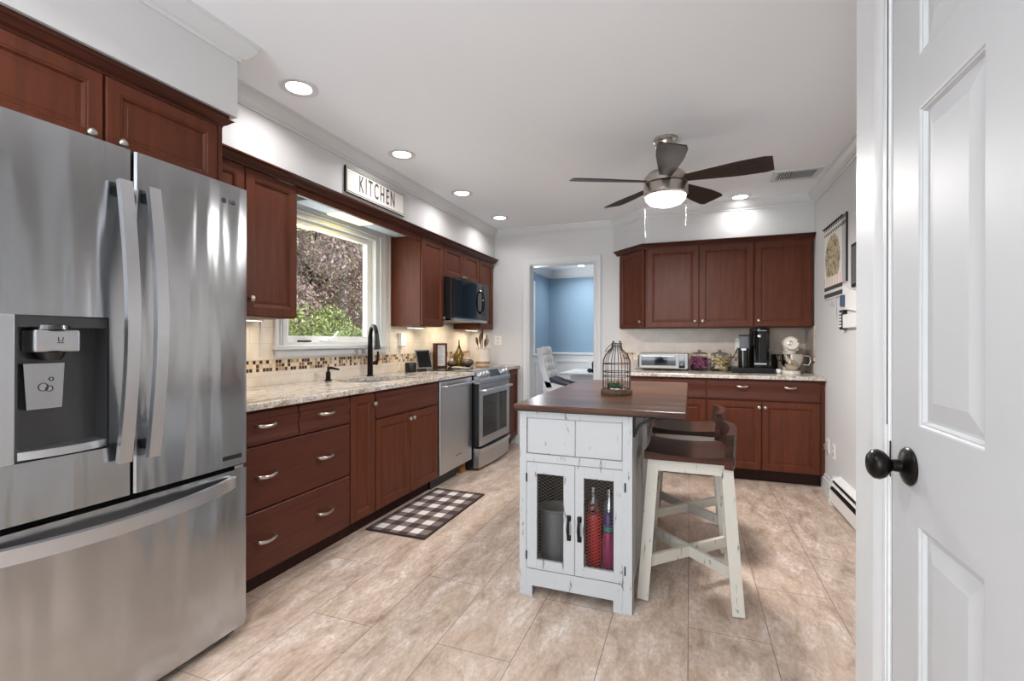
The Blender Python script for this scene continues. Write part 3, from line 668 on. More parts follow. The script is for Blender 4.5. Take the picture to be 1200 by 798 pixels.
# ------------------------------------------------------------ dishwasher
t = thing('dishwasher', 'stainless steel dishwasher between the sink cabinet and the range', 'dishwasher', (-2.2, 3.64, 0))
MB(LF).box(3.343, 3.938, -2.45, -1.895, .11, .875).build('body', M['black'], t)
dr = MB(LF).box(3.345, 3.936, -1.895, -1.862, .118, .868, .004).build('door', M['steel2'], t)
MB(LF).tube([(3.385, -1.865, .826), (3.385, -1.825, .828)]+[(3.385+.51*i/10, -1.822+.010*sin(pi*i/10), .828) for i in range(11)]+[(3.895, -1.825, .828), (3.895, -1.865, .826)], .011, 10).build('handle', M['steelh'], dr, 40)
MB(LF).box(3.62, 3.72, -1.862, -1.8605, .215, .228).build('badge', M['grey'], dr)
MB(LF).box(3.345, 3.80, -2.40, -1.95, .0, .11).build('kick_plate', M['black'], t)
tag(MB(LF).box(3.86, 3.94, -2.4, -1.93, 0, .108).build('filler_post', wood('raw_wood', srgb(120, 84, 50), srgb(150, 112, 72), .6)), 'raw tan wooden filler post under the dishwasher beside the range', 'post')
# ------------------------------------------------------------ range
t = thing('range', 'stainless steel electric range with black glass oven door', 'range', (-2.15, 4.35, 0))
RA0, RA1 = 3.962, 4.735; RXF = -1.80
MB(LF).box(RA0, RA1, -2.47, -1.86, .02, .905).build('body', M['black'], t)
for fa in (RA0+.03, RA1-.07):
    for fb_ in (-2.4, -1.95): MB(LF).box(fa, fa+.04, fb_, fb_+.04, 0, .02).build('foot', M['black'], t)
ct = MB(LF).box(RA0-.008, RA1, -2.47, -1.87, .905, .92, .003).build('cooktop', M['gloss'], t)
cr = MB(LF)
for (ca, cb_, r_) in ((4.16, -2.30, .09), (4.55, -2.30, .075), (4.16, -2.06, .075), (4.55, -2.06, .10)): cr.tube([(ca+r_*cos(2*pi*i/28), cb_+r_*sin(2*pi*i/28), .9202) for i in range(28)], .0012, 4, closed=True)
cr.build('burner_ring', M['grey'], ct)
dr = MB(LF).box(RA0+.004, RA1-.004, -1.86, RXF-.003, .225, .795).build('door', M['black'], t)
mbx = frame_rect(MB(LF), RA0+.004, RA1-.004, .225, .795, .075, RXF-.004, RXF, .075, .11); mbx.build('door_frame', M['steel2'], dr)
MB(LF).box(RA0+.079, RA1-.079, RXF-.004, RXF-.001, .30, .685).build('window', M['smoke'], dr)
MB(LF).tube([(RA0+.05, RXF, .735), (RA0+.05, RXF+.04, .738)]+[(RA0+.05+(RA1-RA0-.1)*i/12, RXF+.045+.014*sin(pi*i/12), .738) for i in range(13)]+[(RA1-.05, RXF+.04, .738), (RA1-.05, RXF, .735)], .013, 10).build('handle', M['steelh'], dr, 40)
MB(LF).prof(RA0, RA1, [(-1.90, .80), (RXF+.008, .80), (RXF+.01, .83), (-1.855, .925), (-1.90, .928)]).build('control_panel', M['steel2'], t)
sl = Vector((-.065, .095)).normalized()   # slope direction (b,c)
def onp(a, s_, lift): # point on slanted control face
    b = RXF+.01-.065*s_; c = .83+.095*s_; return (a, b+.825*lift, c+.565*lift)
mb = MB(LF)
q = [onp(4.24, .22, .001), onp(4.50, .22, .001), onp(4.50, .85, .001), onp(4.24, .85, .001)]
q2 = [onp(4.24, .22, .003), onp(4.50, .22, .003), onp(4.50, .85, .003), onp(4.24, .85, .003)]
A = [mb.v(*p) for p in q]; B = [mb.v(*p) for p in q2]
for i in range(4): mb.bm.faces.new([A[i], A[(i+1)%4], B[(i+1)%4], B[i]])
mb.bm.faces.new(B); mb.bm.faces.new(A[::-1]); mb.build('display', M['gloss'], t)
for ka in (4.02, 4.09, 4.17, 4.60, 4.67):
    MB(LF).tube([onp(ka, .5, 0), onp(ka, .5, .012), onp(ka, .5, .013), onp(ka, .5, .035)], [.027, .026, .021, .019], 16).build('knob', M['steelh'], t, 40)
dw = MB(LF); bulge = [(RA0+.004, RXF-.005)]+[(RA0+.004+(RA1-RA0-.008)*i/10, RXF-.005+.022*sin(pi*i/10)) for i in range(11)]+[(RA1-.004, -1.86), (RA0+.004, -1.86)]
dw.poly(bulge[1:], .03, .17); dr = dw.build('storage_drawer', M['steel2'], t, 30)
dw = MB(LF); bulge = [(RA0+.004+(RA1-RA0-.008)*i/10, RXF+.008+.024*sin(pi*i/10)) for i in range(11)]+[(RA1-.004, -1.86), (RA0+.004, -1.86)]
dw.poly(bulge, .172, .207); dw.build('handle', M['steelh'], dr, 30)
# ------------------------------------------------------------ microwave
t = thing('microwave', 'black over-the-range microwave hung under the short cabinet', 'microwave', (-2.28, 4.37, 1.38))
MB(LF).box(3.982, 4.768, UX, -2.10, 1.385, 1.796, .004).build('body', M['black'], t)
dr = MB(LF); pts = [(3.982+.60*i/8, -2.07+.022*sin(pi*(i/8)*.78)) for i in range(9)]
dr.poly(pts+[(4.582, -2.10), (3.982, -2.10)], 1.412, 1.790); dr = dr.build('door', M['dsteel'], t, 30)
mw = MB(LF); mw.poly([(3.99+.47*i/8, -2.0675+.022*sin(pi*((.008+.47*i/8)/.60)*.78)) for i in range(9)]+[(4.46, -2.075), (3.99, -2.075)], 1.43, 1.775); mw.build('window', M['smoke'], dr, 30)
MB(LF).tube([(4.55, -2.055, 1.48), (4.535, -2.02, 1.51), (4.53, -2.01, 1.60), (4.535, -2.02, 1.69), (4.55, -2.055, 1.72)], .017, 8, sq=(1.2, .7)).build('handle', M['gloss'], dr, 40)
MB(LF).box(4.586, 4.768, -2.10, -2.055, 1.412, 1.790, .006).build('control_panel', M['dsteel'], t)
MB(LF).box(4.62, 4.74, -2.056, -2.052, 1.46, 1.75).build('keypad', M['gloss'], t)
MB(LF).poly([(3.982+.786*i/10, -2.075+.035*sin(pi*i/10)) for i in range(11)]+[(4.768, -2.2), (3.982, -2.2)], 1.386, 1.41).build('bottom_trim', M['steelh'], t, 30)

# ------------------------------------------------------------ small things on the left worktop
ZT_ = .912
# smart display speaker
t = thing('tablet_speaker', 'black tablet on a squat black speaker dock beside the backsplash', 'tablet', (-2.36, 3.62, ZT_))
MB(LF).lathe((3.715, -2.37, ZT_), [(0, 0), (.045, 0), (.052, .01), (.052, .075), (.046, .086), (0, .088)], 24).build('speaker', M['black'], t, 40)
TF = F(-2.345, 3.775, 62, ZT_)
mb = MB(TF); A = [mb.v(a, b, c) for a, b, c in ((0, .03, .03), (.15, .03, .03), (.15, -.03, .20), (0, -.03, .20))]; B = [mb.v(a, b, c) for a, b, c in ((0, .018, .026), (.15, .018, .026), (.15, -.042, .196), (0, -.042, .196))]
for i in range(4): mb.bm.faces.new([A[i], A[(i+1)%4], B[(i+1)%4], B[i]])
mb.bm.faces.new(A); mb.bm.faces.new(B[::-1]); mb.build('tablet', M['grey'], t)
mb = MB(TF); A = [mb.v(a, b, c) for a, b, c in ((.008, .0285, .040), (.142, .0285, .040), (.142, -.0235, .190), (.008, -.0235, .190))]; B = [mb.v(*((p))) for p in ((.008, .0265, .040), (.142, .0265, .040), (.142, -.0265, .190), (.008, -.0265, .190))]
for i in range(4): mb.bm.faces.new([A[i], A[(i+1)%4], B[(i+1)%4], B[i]])
mb.bm.faces.new(A); mb.bm.faces.new(B[::-1]); mb.build('screen', M['gloss'], t)
MB(TF).box(.03, .095, -.05, .02, 0, .028, .004).build('stand', M['black'], t)
# framed card
t = thing('framed_card', 'dark wooden block frame holding a white printed card', 'picture frame', (-2.40, 4.3, .92))
CF = F(-2.43, 4.245, 58, .9205)
MB(CF).box(0, .022, -.03, .03, 0, .25).box(.022, .14, -.03, -.01, 0, .25).box(.132, .142, -.03, .012, 0, .25).box(.022, .132, -.03, .012, 0, .014).box(.022, .132, -.03, .012, .238, .25).build('frame', wood('brown_frame', srgb(66, 36, 22), srgb(104, 62, 40)), t)
MB(CF).box(.026, .128, -.01, -.006, .018, .234).build('card', mat('card_white', srgb(216, 216, 220), .7), t)
mb = MB(CF)
for i in range(9): mb.box(.042, .112-.012*(i%3), -.006, -.0054, .05+.018*i, .054+.018*i)
mb.build('print', M['grey'], t)
# spoon rest
t = thing('spoon_rest', 'pale oval spoon rest lying on the black cooktop', 'spoon rest', (-2.17, 4.24, .92))
MB(LF).lathe((4.24, -2.17, .921), [(0, 0), (.04, 0), (.055, .008), (.058, .014), (.05, .010), (.02, .004), (0, .004)], 24).build('dish', M['cream'], t, 40)
MB(LF).box(4.22, 4.26, -2.125, -2.02, .9245, .932, .003).build('rest', M['cream'], t)
# oil bottle, pumpkins, crock
t = thing('oil_bottle', 'round olive green oil bottle with a slim pouring spout', 'bottle', (-2.36, 4.52, .92))
MB(LF).lathe((4.67, -2.365, .92), [(0, 0), (.05, 0), (.06, .04), (.062, .09), (.05, .14), (.028, .175), (.018, .19), (.018, .205), (0, .205)], 24).build('body', mat('olive_oil_glass', srgb(120, 96, 20), .08, 0, **{'Transmission Weight': .5}), t, 40)
MB(LF).tube([(4.67, -2.365, 1.12), (4.67, -2.365, 1.15), (4.67, -2.365, 1.21)], [.016, .008, .004], 10).build('spout', M['black'], t, 40)
MB(LF).box(4.645, 4.695, -2.304, -2.300, .97, 1.03).build('label_sticker', M['cream'], t)
def pumpkin(y, x_, r, lab, col, gs):
    t = thing('decorative_pumpkin', lab, 'pumpkin', (x_, y, .92), gs)
    MB(LF).lathe((y, x_, .92), [(.2*r, 0)]+[(r*sin(pi*(i+1)/12)**.8, .72*r*(1-cos(pi*(i+1)/12))) for i in range(11)]+[(.0, 1.36*r)], 48, 'c', (10, .12)).build('body', col, t, 60)
    MB(LF).tube([(y, x_, .92+1.32*r), (y+.004, x_, .92+1.52*r), (y+.014, x_+.006, .92+1.68*r)], [.009, .007, .008], 8).build('stem', M['cream'], t, 50)
pg = mat('pumpkin_pewter', srgb(110, 98, 88), .35, .5)
pumpkin(4.61, -2.235, .060, 'larger grey ribbed pumpkin in front, nearest the range controls', pg, None)
pumpkin(4.51, -2.37, .045, 'smaller grey ribbed pumpkin tucked behind the larger one', mat('pumpkin_dark', srgb(88, 80, 74), .4, .4), None)
KX, KY, KZ, KS = -2.25, 5.05, .9125, 1.28
t = thing('utensil_crock', 'white ribbed ceramic crock full of utensils on the short worktop past the range', 'utensil holder', (KX, KY, KZ))
MB(LF).lathe((KY, KX, KZ), [(q*KS, h_*KS) for q, h_ in [(0, 0), (.056, 0), (.062, .01), (.062, .035), (.064, .04), (.061, .045), (.064, .07), (.061, .085), (.064, .11), (.060, .145), (.064, .15), (.064, .158), (.055, .158), (.053, .02), (0, .02)]], 30).build('crock', mat('white_ceramic', srgb(222, 214, 204), .3), t, 40)
MB(LF).lathe((KY, KX, KZ), [(.0625*KS, .012*KS), (.0645*KS, .014*KS), (.0645*KS, .034*KS), (.0625*KS, .036*KS)], 30).build('band', mat('tan_band', srgb(168, 128, 92), .5), t, 40)
um = [mat('utensil_dark', srgb(60, 46, 36), .5), mat('utensil_wood', srgb(132, 98, 68), .5), mat('utensil_steel', srgb(170, 170, 170), .3, 1)]
for i, (dx, dy, L_, k, mm) in enumerate(((-.115, .01, .35, 1.7, 1), (-.06, .06, .31, 1.4, 0), (-.02, .00, .42, 1.2, 0), (.035, .05, .31, 1.4, 2), (.095, .01, .36, 1.3, 2), (.04, -.05, .38, 1.4, 1), (-.085, -.05, .33, 1.5, 1))):
    b0_ = Vector((KY+dx*.12, KX+dy*.12, KZ+.032)); tp = Vector((KY+dx, KX+dy, KZ+L_)); P_ = lambda q: tuple(b0_+(tp-b0_)*q)
    u_ = tag(MB(LF).tube([P_(0), P_(.66), P_(.74), P_(.84), P_(.95), P_(1)], [.005, .006, .013*k, .019*k, .015*k, .005], 8, sq=(1, .45)).build('kitchen_utensil', um[mm], None, 50),
        ['wooden spoon leaning far left in the white crock', 'dark short utensil at the left front of the white crock', 'tallest dark utensil standing in the middle of the white crock', 'short steel utensil at the right front of the white crock', 'steel utensil leaning far right in the white crock', 'brown wooden utensil at the centre back of the white crock', 'brown spoon at the left back of the white crock'][i], 'utensil')
# outlets on the walls
def outlet(fr, a, b, c, label, w_=.075, h_=.118, plug=None, cat='outlet'):
    t = thing('wall_outlet', label, cat, fr(a, b, c))
    MB(fr).box(a-w_/2, a+w_/2, b, b+.006, c-h_/2, c+h_/2, .002).build('plate', M['white'], t)
    mb = MB(fr)
    for s_ in (-1, 1): mb.box(a-.016, a+.016, b+.006, b+.008, c+s_*.022-.014, c+s_*.022+.014, .001)
    mb.build('socket', M['cream'], t)
    if plug: MB(fr).box(a-plug[0]/2, a+plug[0]/2, b+.008, b+.008+plug[1], c+plug[3], c+plug[3]+plug[2], .006).build('plug', M[plug[4]], t)
    return t
o1 = outlet(LF, 3.725, XW+.008, 1.20, 'white plug-in device on the tile between window and tablet', .08, .13, (.075, .035, .12, -.055, 'white'))
cord = MB(LF).tube([(3.72, XW+.03, 1.13), (3.70, XW+.035, 1.08), (3.72, XW+.03, 1.03), (3.66, XW+.04, .97), (3.60, XW+.07, .925), (3.58, XW+.10, .93)], .004, 6)
tag(cord.build('power_cord', M['cream'], None, 50), 'thin pale cord hanging from the plug-in device behind the tablet', 'cord')
outlet(BF, -2.125, -YB, 1.20, 'white wall switch plate right of the utensil crock', .09, .11, None, 'switch')
outlet(F(XR, 0, -90), -4.42, 0, .37, 'white outlet with a plug low on the right wall by the cabinet', .075, .118, (.045, .03, .045, -.03, 'chrome'))
outlet(F(XR, 0, -90), -4.25, 0, .36, 'narrow white outlet low on the right wall above the heater end', .06, .118)
# sign
t = thing('kitchen_sign', 'white rectangular metal sign reading KITCHEN above the window', 'sign', (XS, 2.93, 2.2))
SF = F(XS, 2.935, 90, 2.283)
ang = 0
MB(SF).rings(-.35, .35, -.088, .088, [(0, .0), (0, .018), (.004, .020), (.006, .016), (.008, .015)]).build('panel', mat('sign_white', srgb(222, 218, 212), .5), t)
frame_rect(MB(SF), -.34, .34, -.078, .078, .004, .015, .0165).build('border', M['blackm'], t)
text('lettering', 'KITCHEN', .160, tm(SF, 0, .016, .0), mat('sign_letter_grey', srgb(70, 68, 66), .6), t, .0008, .50, 1.38, bold=.010)
frame_rect(MB(SF), -.351, .351, -.089, .089, .002, .0, .019).build('rim', M['blackm'], t)

# ------------------------------------------------------------ rug
m = M['plaid'] = mat('buffalo_plaid', g(.5), .9); x = N(m); sp = x.n('ShaderNodeSeparateXYZ'); x.l(x.coord(), sp.inputs[0])
def stripes(o, off, per): return x.math('GREATER_THAN', x.math('FRACT', x.math('DIVIDE', x.math('ADD', o, off), per)), .5)
sx_ = stripes(sp.outputs[0], 1.89+.05, .125); sy_ = stripes(sp.outputs[1], -2.52+.055, .145)
fine = x.math('MULTIPLY', x.noise(x.coord((400, 400, 1)), 1, 2), .12)
c = x.ramp(x.math('MULTIPLY', x.math('ADD', sx_, sy_), .5), [(0, srgb(58, 44, 42)), (.4, srgb(122, 104, 98)), (.9, srgb(226, 218, 212))], 'CONSTANT')
x.col(x.mix(fine, c, srgb(110, 100, 96))); x.bump(x.noise(x.coord((500, 500, 1)), 1, 2), .3, .002)
t = thing('floor_mat', 'brown and white buffalo plaid mat on the floor before the sink cabinet', 'rug', (-1.71, 2.93, 0))
MB().box(-1.905, -1.50, 2.50, 3.37, .001, .010, .003).build('mat', M['plaid'], t)
frame_rect(MB(), -1.915, -1.49, 2.49, 3.38, .0, 0, .0) if 0 else None
b_ = MB(); b_.box(-1.915, -1.902, 2.49, 3.38, .0005, .011).box(-1.503, -1.49, 2.49, 3.38, .0005, .011).box(-1.902, -1.503, 2.49, 2.503, .0005, .011).box(-1.902, -1.503, 3.367, 3.38, .0005, .011); b_.build('binding', mat('rug_binding', srgb(50, 36, 34), .9), t)

# ------------------------------------------------------------ island
t = isl = thing('kitchen_island', 'distressed white kitchen island with dark wood top and wire-mesh doors', 'kitchen island', (-.5, 2.75, 0))
IX0, IX1, IY0, IY1 = -.757, -.246, 2.132, 3.41
IF = F(0, IY0, 0)   # a = X, b outwards (-Y)
MB().box(IX0, IX1, IY0, IY1, .85, .87).box(IX0, IX0+.02, IY0+.02, IY1, .06, .85).box(IX1-.02, IX1, IY0+.02, IY1, .06, .85).box(IX0+.02, IX1-.02, IY1-.02, IY1, .06, .85).box(IX0+.02, IX1-.02, IY0+.02, IY1-.02, .085, .10).build('body', M['dist'], t)
MB().box(IX0+.021, IX1-.021, IY0+.52, IY0+.54, .101, .849).box(IX0+.0205, IX0+.026, IY0+.021, IY0+.52, .101, .849).box(IX1-.026, IX1-.0205, IY0+.021, IY0+.52, .101, .849).box(IX0+.026, IX1-.026, IY0+.021, IY0+.52, .64, .66).build('shade_liner', mat('dark_shade_liner', srgb(44, 36, 32), .7), t)  # added dark panels stand in for the shade inside the island
# side trim: plank grooves and corner posts
sd2 = MB(LF)
for k in range(6):
    y_a = IY0+.07+k*.205; sd2.box(y_a, y_a+.2, IX1, IX1+.006, .10, .84, .002)
sd2.box(IY0, IY0+.065, IX1, IX1+.012, 0, .87, .002).box(IY1-.065, IY1, IX1, IX1+.012, 0, .87, .002).build('side_boards', M['dist'], t)
mb = MB(IF)
mb.box(IX0, IX0+.035, -.02, .004, 0, .87, .002).box(IX1-.031, IX1+.012, -.02, .004, 0, .87, .002).box(IX0+.035, IX1-.031, -.02, .004, .838, .87).box(IX0+.035, IX1-.031, -.02, .004, .632, .668).box(IX0+.035, IX1-.031, -.02, .004, .05, .127)
mb.box(IX0+.035, IX0+.063, -.02, .004, 0, .05).box(IX1-.070, IX1-.031, -.02, .004, 0, .05)
mb.build('face_frame', M['dist'], t)
for fa in (IX0, IX1-.05):
    for fb_ in (-.07, -(IY1-IY0)): MB(IF).box(fa, fa+.05, fb_, fb_+.05, 0, .1).build('foot', M['dist'], t)
MB(IF).rings(IX0+.037, -.4905, .670, .836, [(0, -.02), (0, -.004), (.003, -.002)]).rings(-.4885, IX1-.033, .670, .836, [(0, -.02), (0, -.004), (.003, -.002)]).build('drawer_front', M['dist'], t)
def mesh_door(a0, a1, g0, g1, hinge, ha):
    z0_, z1_, gz0, gz1 = .130, .629, .174, .577
    mb = MB(IF); mb.box(a0, g0, -.016, .003, z0_, z1_, .001).box(g1, a1, -.016, .003, z0_, z1_, .001).box(g0, g1, -.016, .003, z0_, gz0, .001).box(g0, g1, -.016, .003, gz1, z1_, .001)
    dr = mb.build('door', M['dist'], isl)
    wm = MB(IF); s_ = .56; P = .0150; L_ = (g1-g0); k = -int(L_*s_/P)-1
    while gz0 + k*P < gz1:
        for sg in (1, -1):
            base = gz0+k*P
            p0, p1 = (g0, base if sg > 0 else base+L_*s_), (g1, base+L_*s_ if sg > 0 else base)
            # clip
            def clip(pa, pb):
                (x0, z0c), (x1, z1c) = pa, pb; out = []
                for lo, hi in ((gz0, gz1),):
                    dz = z1c-z0c; ts = sorted([(lo-z0c)/dz, (hi-z0c)/dz]); t0, t1 = max(0, ts[0]), min(1, ts[1])
                    if t1 - t0 < .01: return None
                    return (x0+(x1-x0)*t0, z0c+dz*t0), (x0+(x1-x0)*t1, z0c+dz*t1)
            r_ = clip(p0, p1)
            if r_:
                (xa, za), (xb, zb) = r_; wm.tube([(xa, -.008, za), (xb, -.008, zb)], .0009, 4, cap=False)
        k += 1
    wm.build('wire_mesh', mat('mesh_wire', srgb(120, 112, 104), .35, .9) if 'meshw' not in M else M['meshw'], dr)
    hb = MB(IF); hb.box(ha-.010, ha+.010, .003, .008, .375, .402, .003).box(ha-.010, ha+.010, .003, .008, .285, .312, .003)
    hb.tube([(ha, .006, .388), (ha, .022, .375), (ha, .028, .344), (ha, .022, .313), (ha, .006, .300)], [.006, .006, .0075, .006, .006], 8).build('handle', M['blackm'], dr, 50)
    hx = a0 if hinge < 0 else a1
    for hz in (.19, .555): MB(IF).box(hx-.003, hx+.003, .0, .009, hz-.02, hz+.02, .001).build('hinge', M['blackm'], dr)
M['meshw'] = mat('mesh_wire', srgb(104, 98, 92), .35, .8)
mesh_door(-.721, -.4905, -.671, -.543, -1, -.517); mesh_door(-.4885, -.265, -.449, -.315, 1, -.468)
MB().box(-.778, -.014, 2.094, 3.635, .871, .901, .004).build('top', M['dkwood'], t)
for by in (2.165, 3.30):
    bk_ = MB(F(0, by, 0)); bk_.box(IX1+.012, IX1+.020, -.012, .012, .775, .871).box(IX1+.02, IX1+.17, -.012, .012, .863, .871)
    bk_.tube([(IX1+.02+.135*(1-cos(q)), 0, .785+.08*sin(q)) for q in [pi/2*i/10 for i in range(11)]], .006, 6).box(IX1+.055, IX1+.061, -.004, .004, .835, .865)
    bk_.build('bracket', M['blackm'], t, 40)
# inside of the island
t = thing('red_bag', 'red bag slumped inside the island behind the right mesh door', 'bag', (-.42, 2.30, .1))
mb = MB(); mb.lathe((-.432, 2.285, .1005), [(.0, 0), (.030, 0), (.034, .03), (.036, .12), (.033, .20), (.038, .25), (.030, .27), (0, .265)], 24, 'c', (7, .09)).build('pouch', mat('red_plastic', srgb(190, 24, 28), .25), t, 50)
MB().tube([(-.432+.022*cos(q), 2.285, .385+.022*sin(q)) for q in [2*pi*i/12 for i in range(12)]], .006, 6, closed=True).build('handle', mat('red_strap', srgb(150, 20, 24), .4), t, 50)
t = thing('purple_bottle', 'magenta bottle with teal and violet cap inside the island', 'bottle', (-.31, 2.29, .1))
MB().lathe((-.362, 2.285, .1005), [(0, 0), (.025, 0), (.027, .02), (.027, .17), (.022, .19), (0, .195)], 20).build('body', mat('magenta_plastic', srgb(150, 24, 84), .3), t, 40)
MB().lathe((-.362, 2.285, .2955), [(.022, 0), (.023, .022), (0, .024)], 20).build('collar', mat('teal_plastic', srgb(40, 130, 130), .3), t, 40)
MB().lathe((-.362, 2.285, .3195), [(.020, 0), (.018, .05), (.01, .06), (0, .06)], 20).build('cap', mat('violet_plastic', srgb(70, 36, 110), .3), t, 40)
for i, (px_, py_, pz_, r_, lab) in enumerate(((-.455, 2.40, .10, .026, 'slim steel bottle standing at the left behind the red bag'), (-.375, 2.40, .10, .028, 'steel bottle standing straight behind the red bag'))):
    t = thing('steel_bottle', lab, 'bottle', (px_, py_, pz_))
    MB().lathe((px_, py_, pz_+.0005), [(0, 0), (r_, 0), (r_, .28), (r_*.5, .31), (r_*.5, .33), (0, .33)], 18).build('body', M['steel2'], t, 40); MB().lathe((px_, py_, pz_+.331), [(r_*.6, 0), (r_*.6, .03), (0, .032)], 18).build('cap', M['chrome'], t, 40)
t = thing('storage_bin', 'pale grey storage bin inside the island behind the left mesh door', 'bin', (-.62, 2.34, .1))
MB().lathe((-.635, 2.33, .1005), [(0, 0), (.07, 0), (.078, .25), (.084, .255), (.084, .265), (.074, .265), (.066, .01), (0, .01)], 28).build('bin', mat('pale_bin', srgb(108, 110, 112), .5), t, 40)
t = thing('cooking_pot', 'brown pot with brass knobs inside the island beside the pale bin', 'pot', (-.53, 2.46, .1))
MB().lathe((-.525, 2.47, .1005), [(0, 0), (.045, 0), (.05, .24), (.047, .25), (0, .25)], 24).build('body', mat('brown_pot', srgb(60, 44, 34), .4), t, 40)
MB().lathe((-.525, 2.47, .35), [(.01, 0), (.009, .012), (.015, .02), (0, .032)], 14).build('knob', mat('brass', srgb(200, 150, 70), .3, 1), t, 40)

# ------------------------------------------------------------ birdcage
t = thing('birdcage', 'small brown wire birdcage lantern standing on the island top', 'birdcage', (-.385, 2.70, .901))
cx, cy, cz = -.385, 2.70, .9015
wm_ = mat('rusty_wire', srgb(72, 54, 46), .5, .6)
MB().lathe((cx, cy, cz), [(0, 0), (.085, 0), (.087, .004), (.087, .024), (.084, .028), (0, .028)], 36).build('base', wood('cage_base_wood', srgb(70, 52, 38), srgb(104, 82, 62), .5), t, 40)
mb = MB()
for i in range(12):
    q = 2*pi*i/12; pr = [(.076, .028), (.076, .17), (.072, .195), (.060, .222), (.044, .238), (.032, .25), (.027, .265), (.027, .282)]
    mb.tube([(cx+r_*cos(q), cy+r_*sin(q), cz+z) for r_, z in pr], .0022, 6)
mb.build('wire_bar', wm_, t, 50)
for r_, z in ((.076, .03), (.076, .10), (.076, .125), (.076, .17), (.027, .268), (.027, .284)): MB().tube([(cx+r_*cos(2*pi*i/32), cy+r_*sin(2*pi*i/32), cz+z) for i in range(32)], .0026, 6, closed=True).build('hoop', wm_, t, 50)
for fx_ in (-.018, .018): MB().lathe((cx+fx_, cy, cz+.286), [(0, 0), (.006, .002), (.007, .01), (0, .014)], 10).build('finial', wm_, t, 50)
MB().tube([(cx-.03, cy-.01, cz+.278), (cx-.055, cy-.01, cz+.25), (cx-.062, cy-.01, cz+.235), (cx-.050, cy-.01, cz+.238), (cx-.03, cy-.01, cz+.255)], .0022, 6).build('handle', wm_, t, 50)
t = thing('succulent_glass', 'little glass pot of green succulents inside the birdcage', 'plant', (cx, cy, .93))
MB().lathe((cx-.008, cy, .930), [(0, 0), (.046, 0), (.048, .01), (.045, .06), (.043, .06), (.043, .012), (0, .006)], 24).build('glass_pot', M['glass'], t, 40)
mb = MB()
for i in range(46):
    q = random.random()*2*pi; r_ = .036*math.sqrt(random.random()); h_ = random.uniform(.012, .034); ox, oy = cx-.008+r_*cos(q), cy+r_*sin(q)
    mb.tube([(ox, oy, .938), (ox+.006*cos(q), oy+.006*sin(q), .938+h_*.6), (ox+.010*cos(q), oy+.01*sin(q), .938+h_)], [.004, .005, .001], 5)
mb.build('leaves', mat('succulent_green', srgb(56, 84, 52), .5), t, 60)

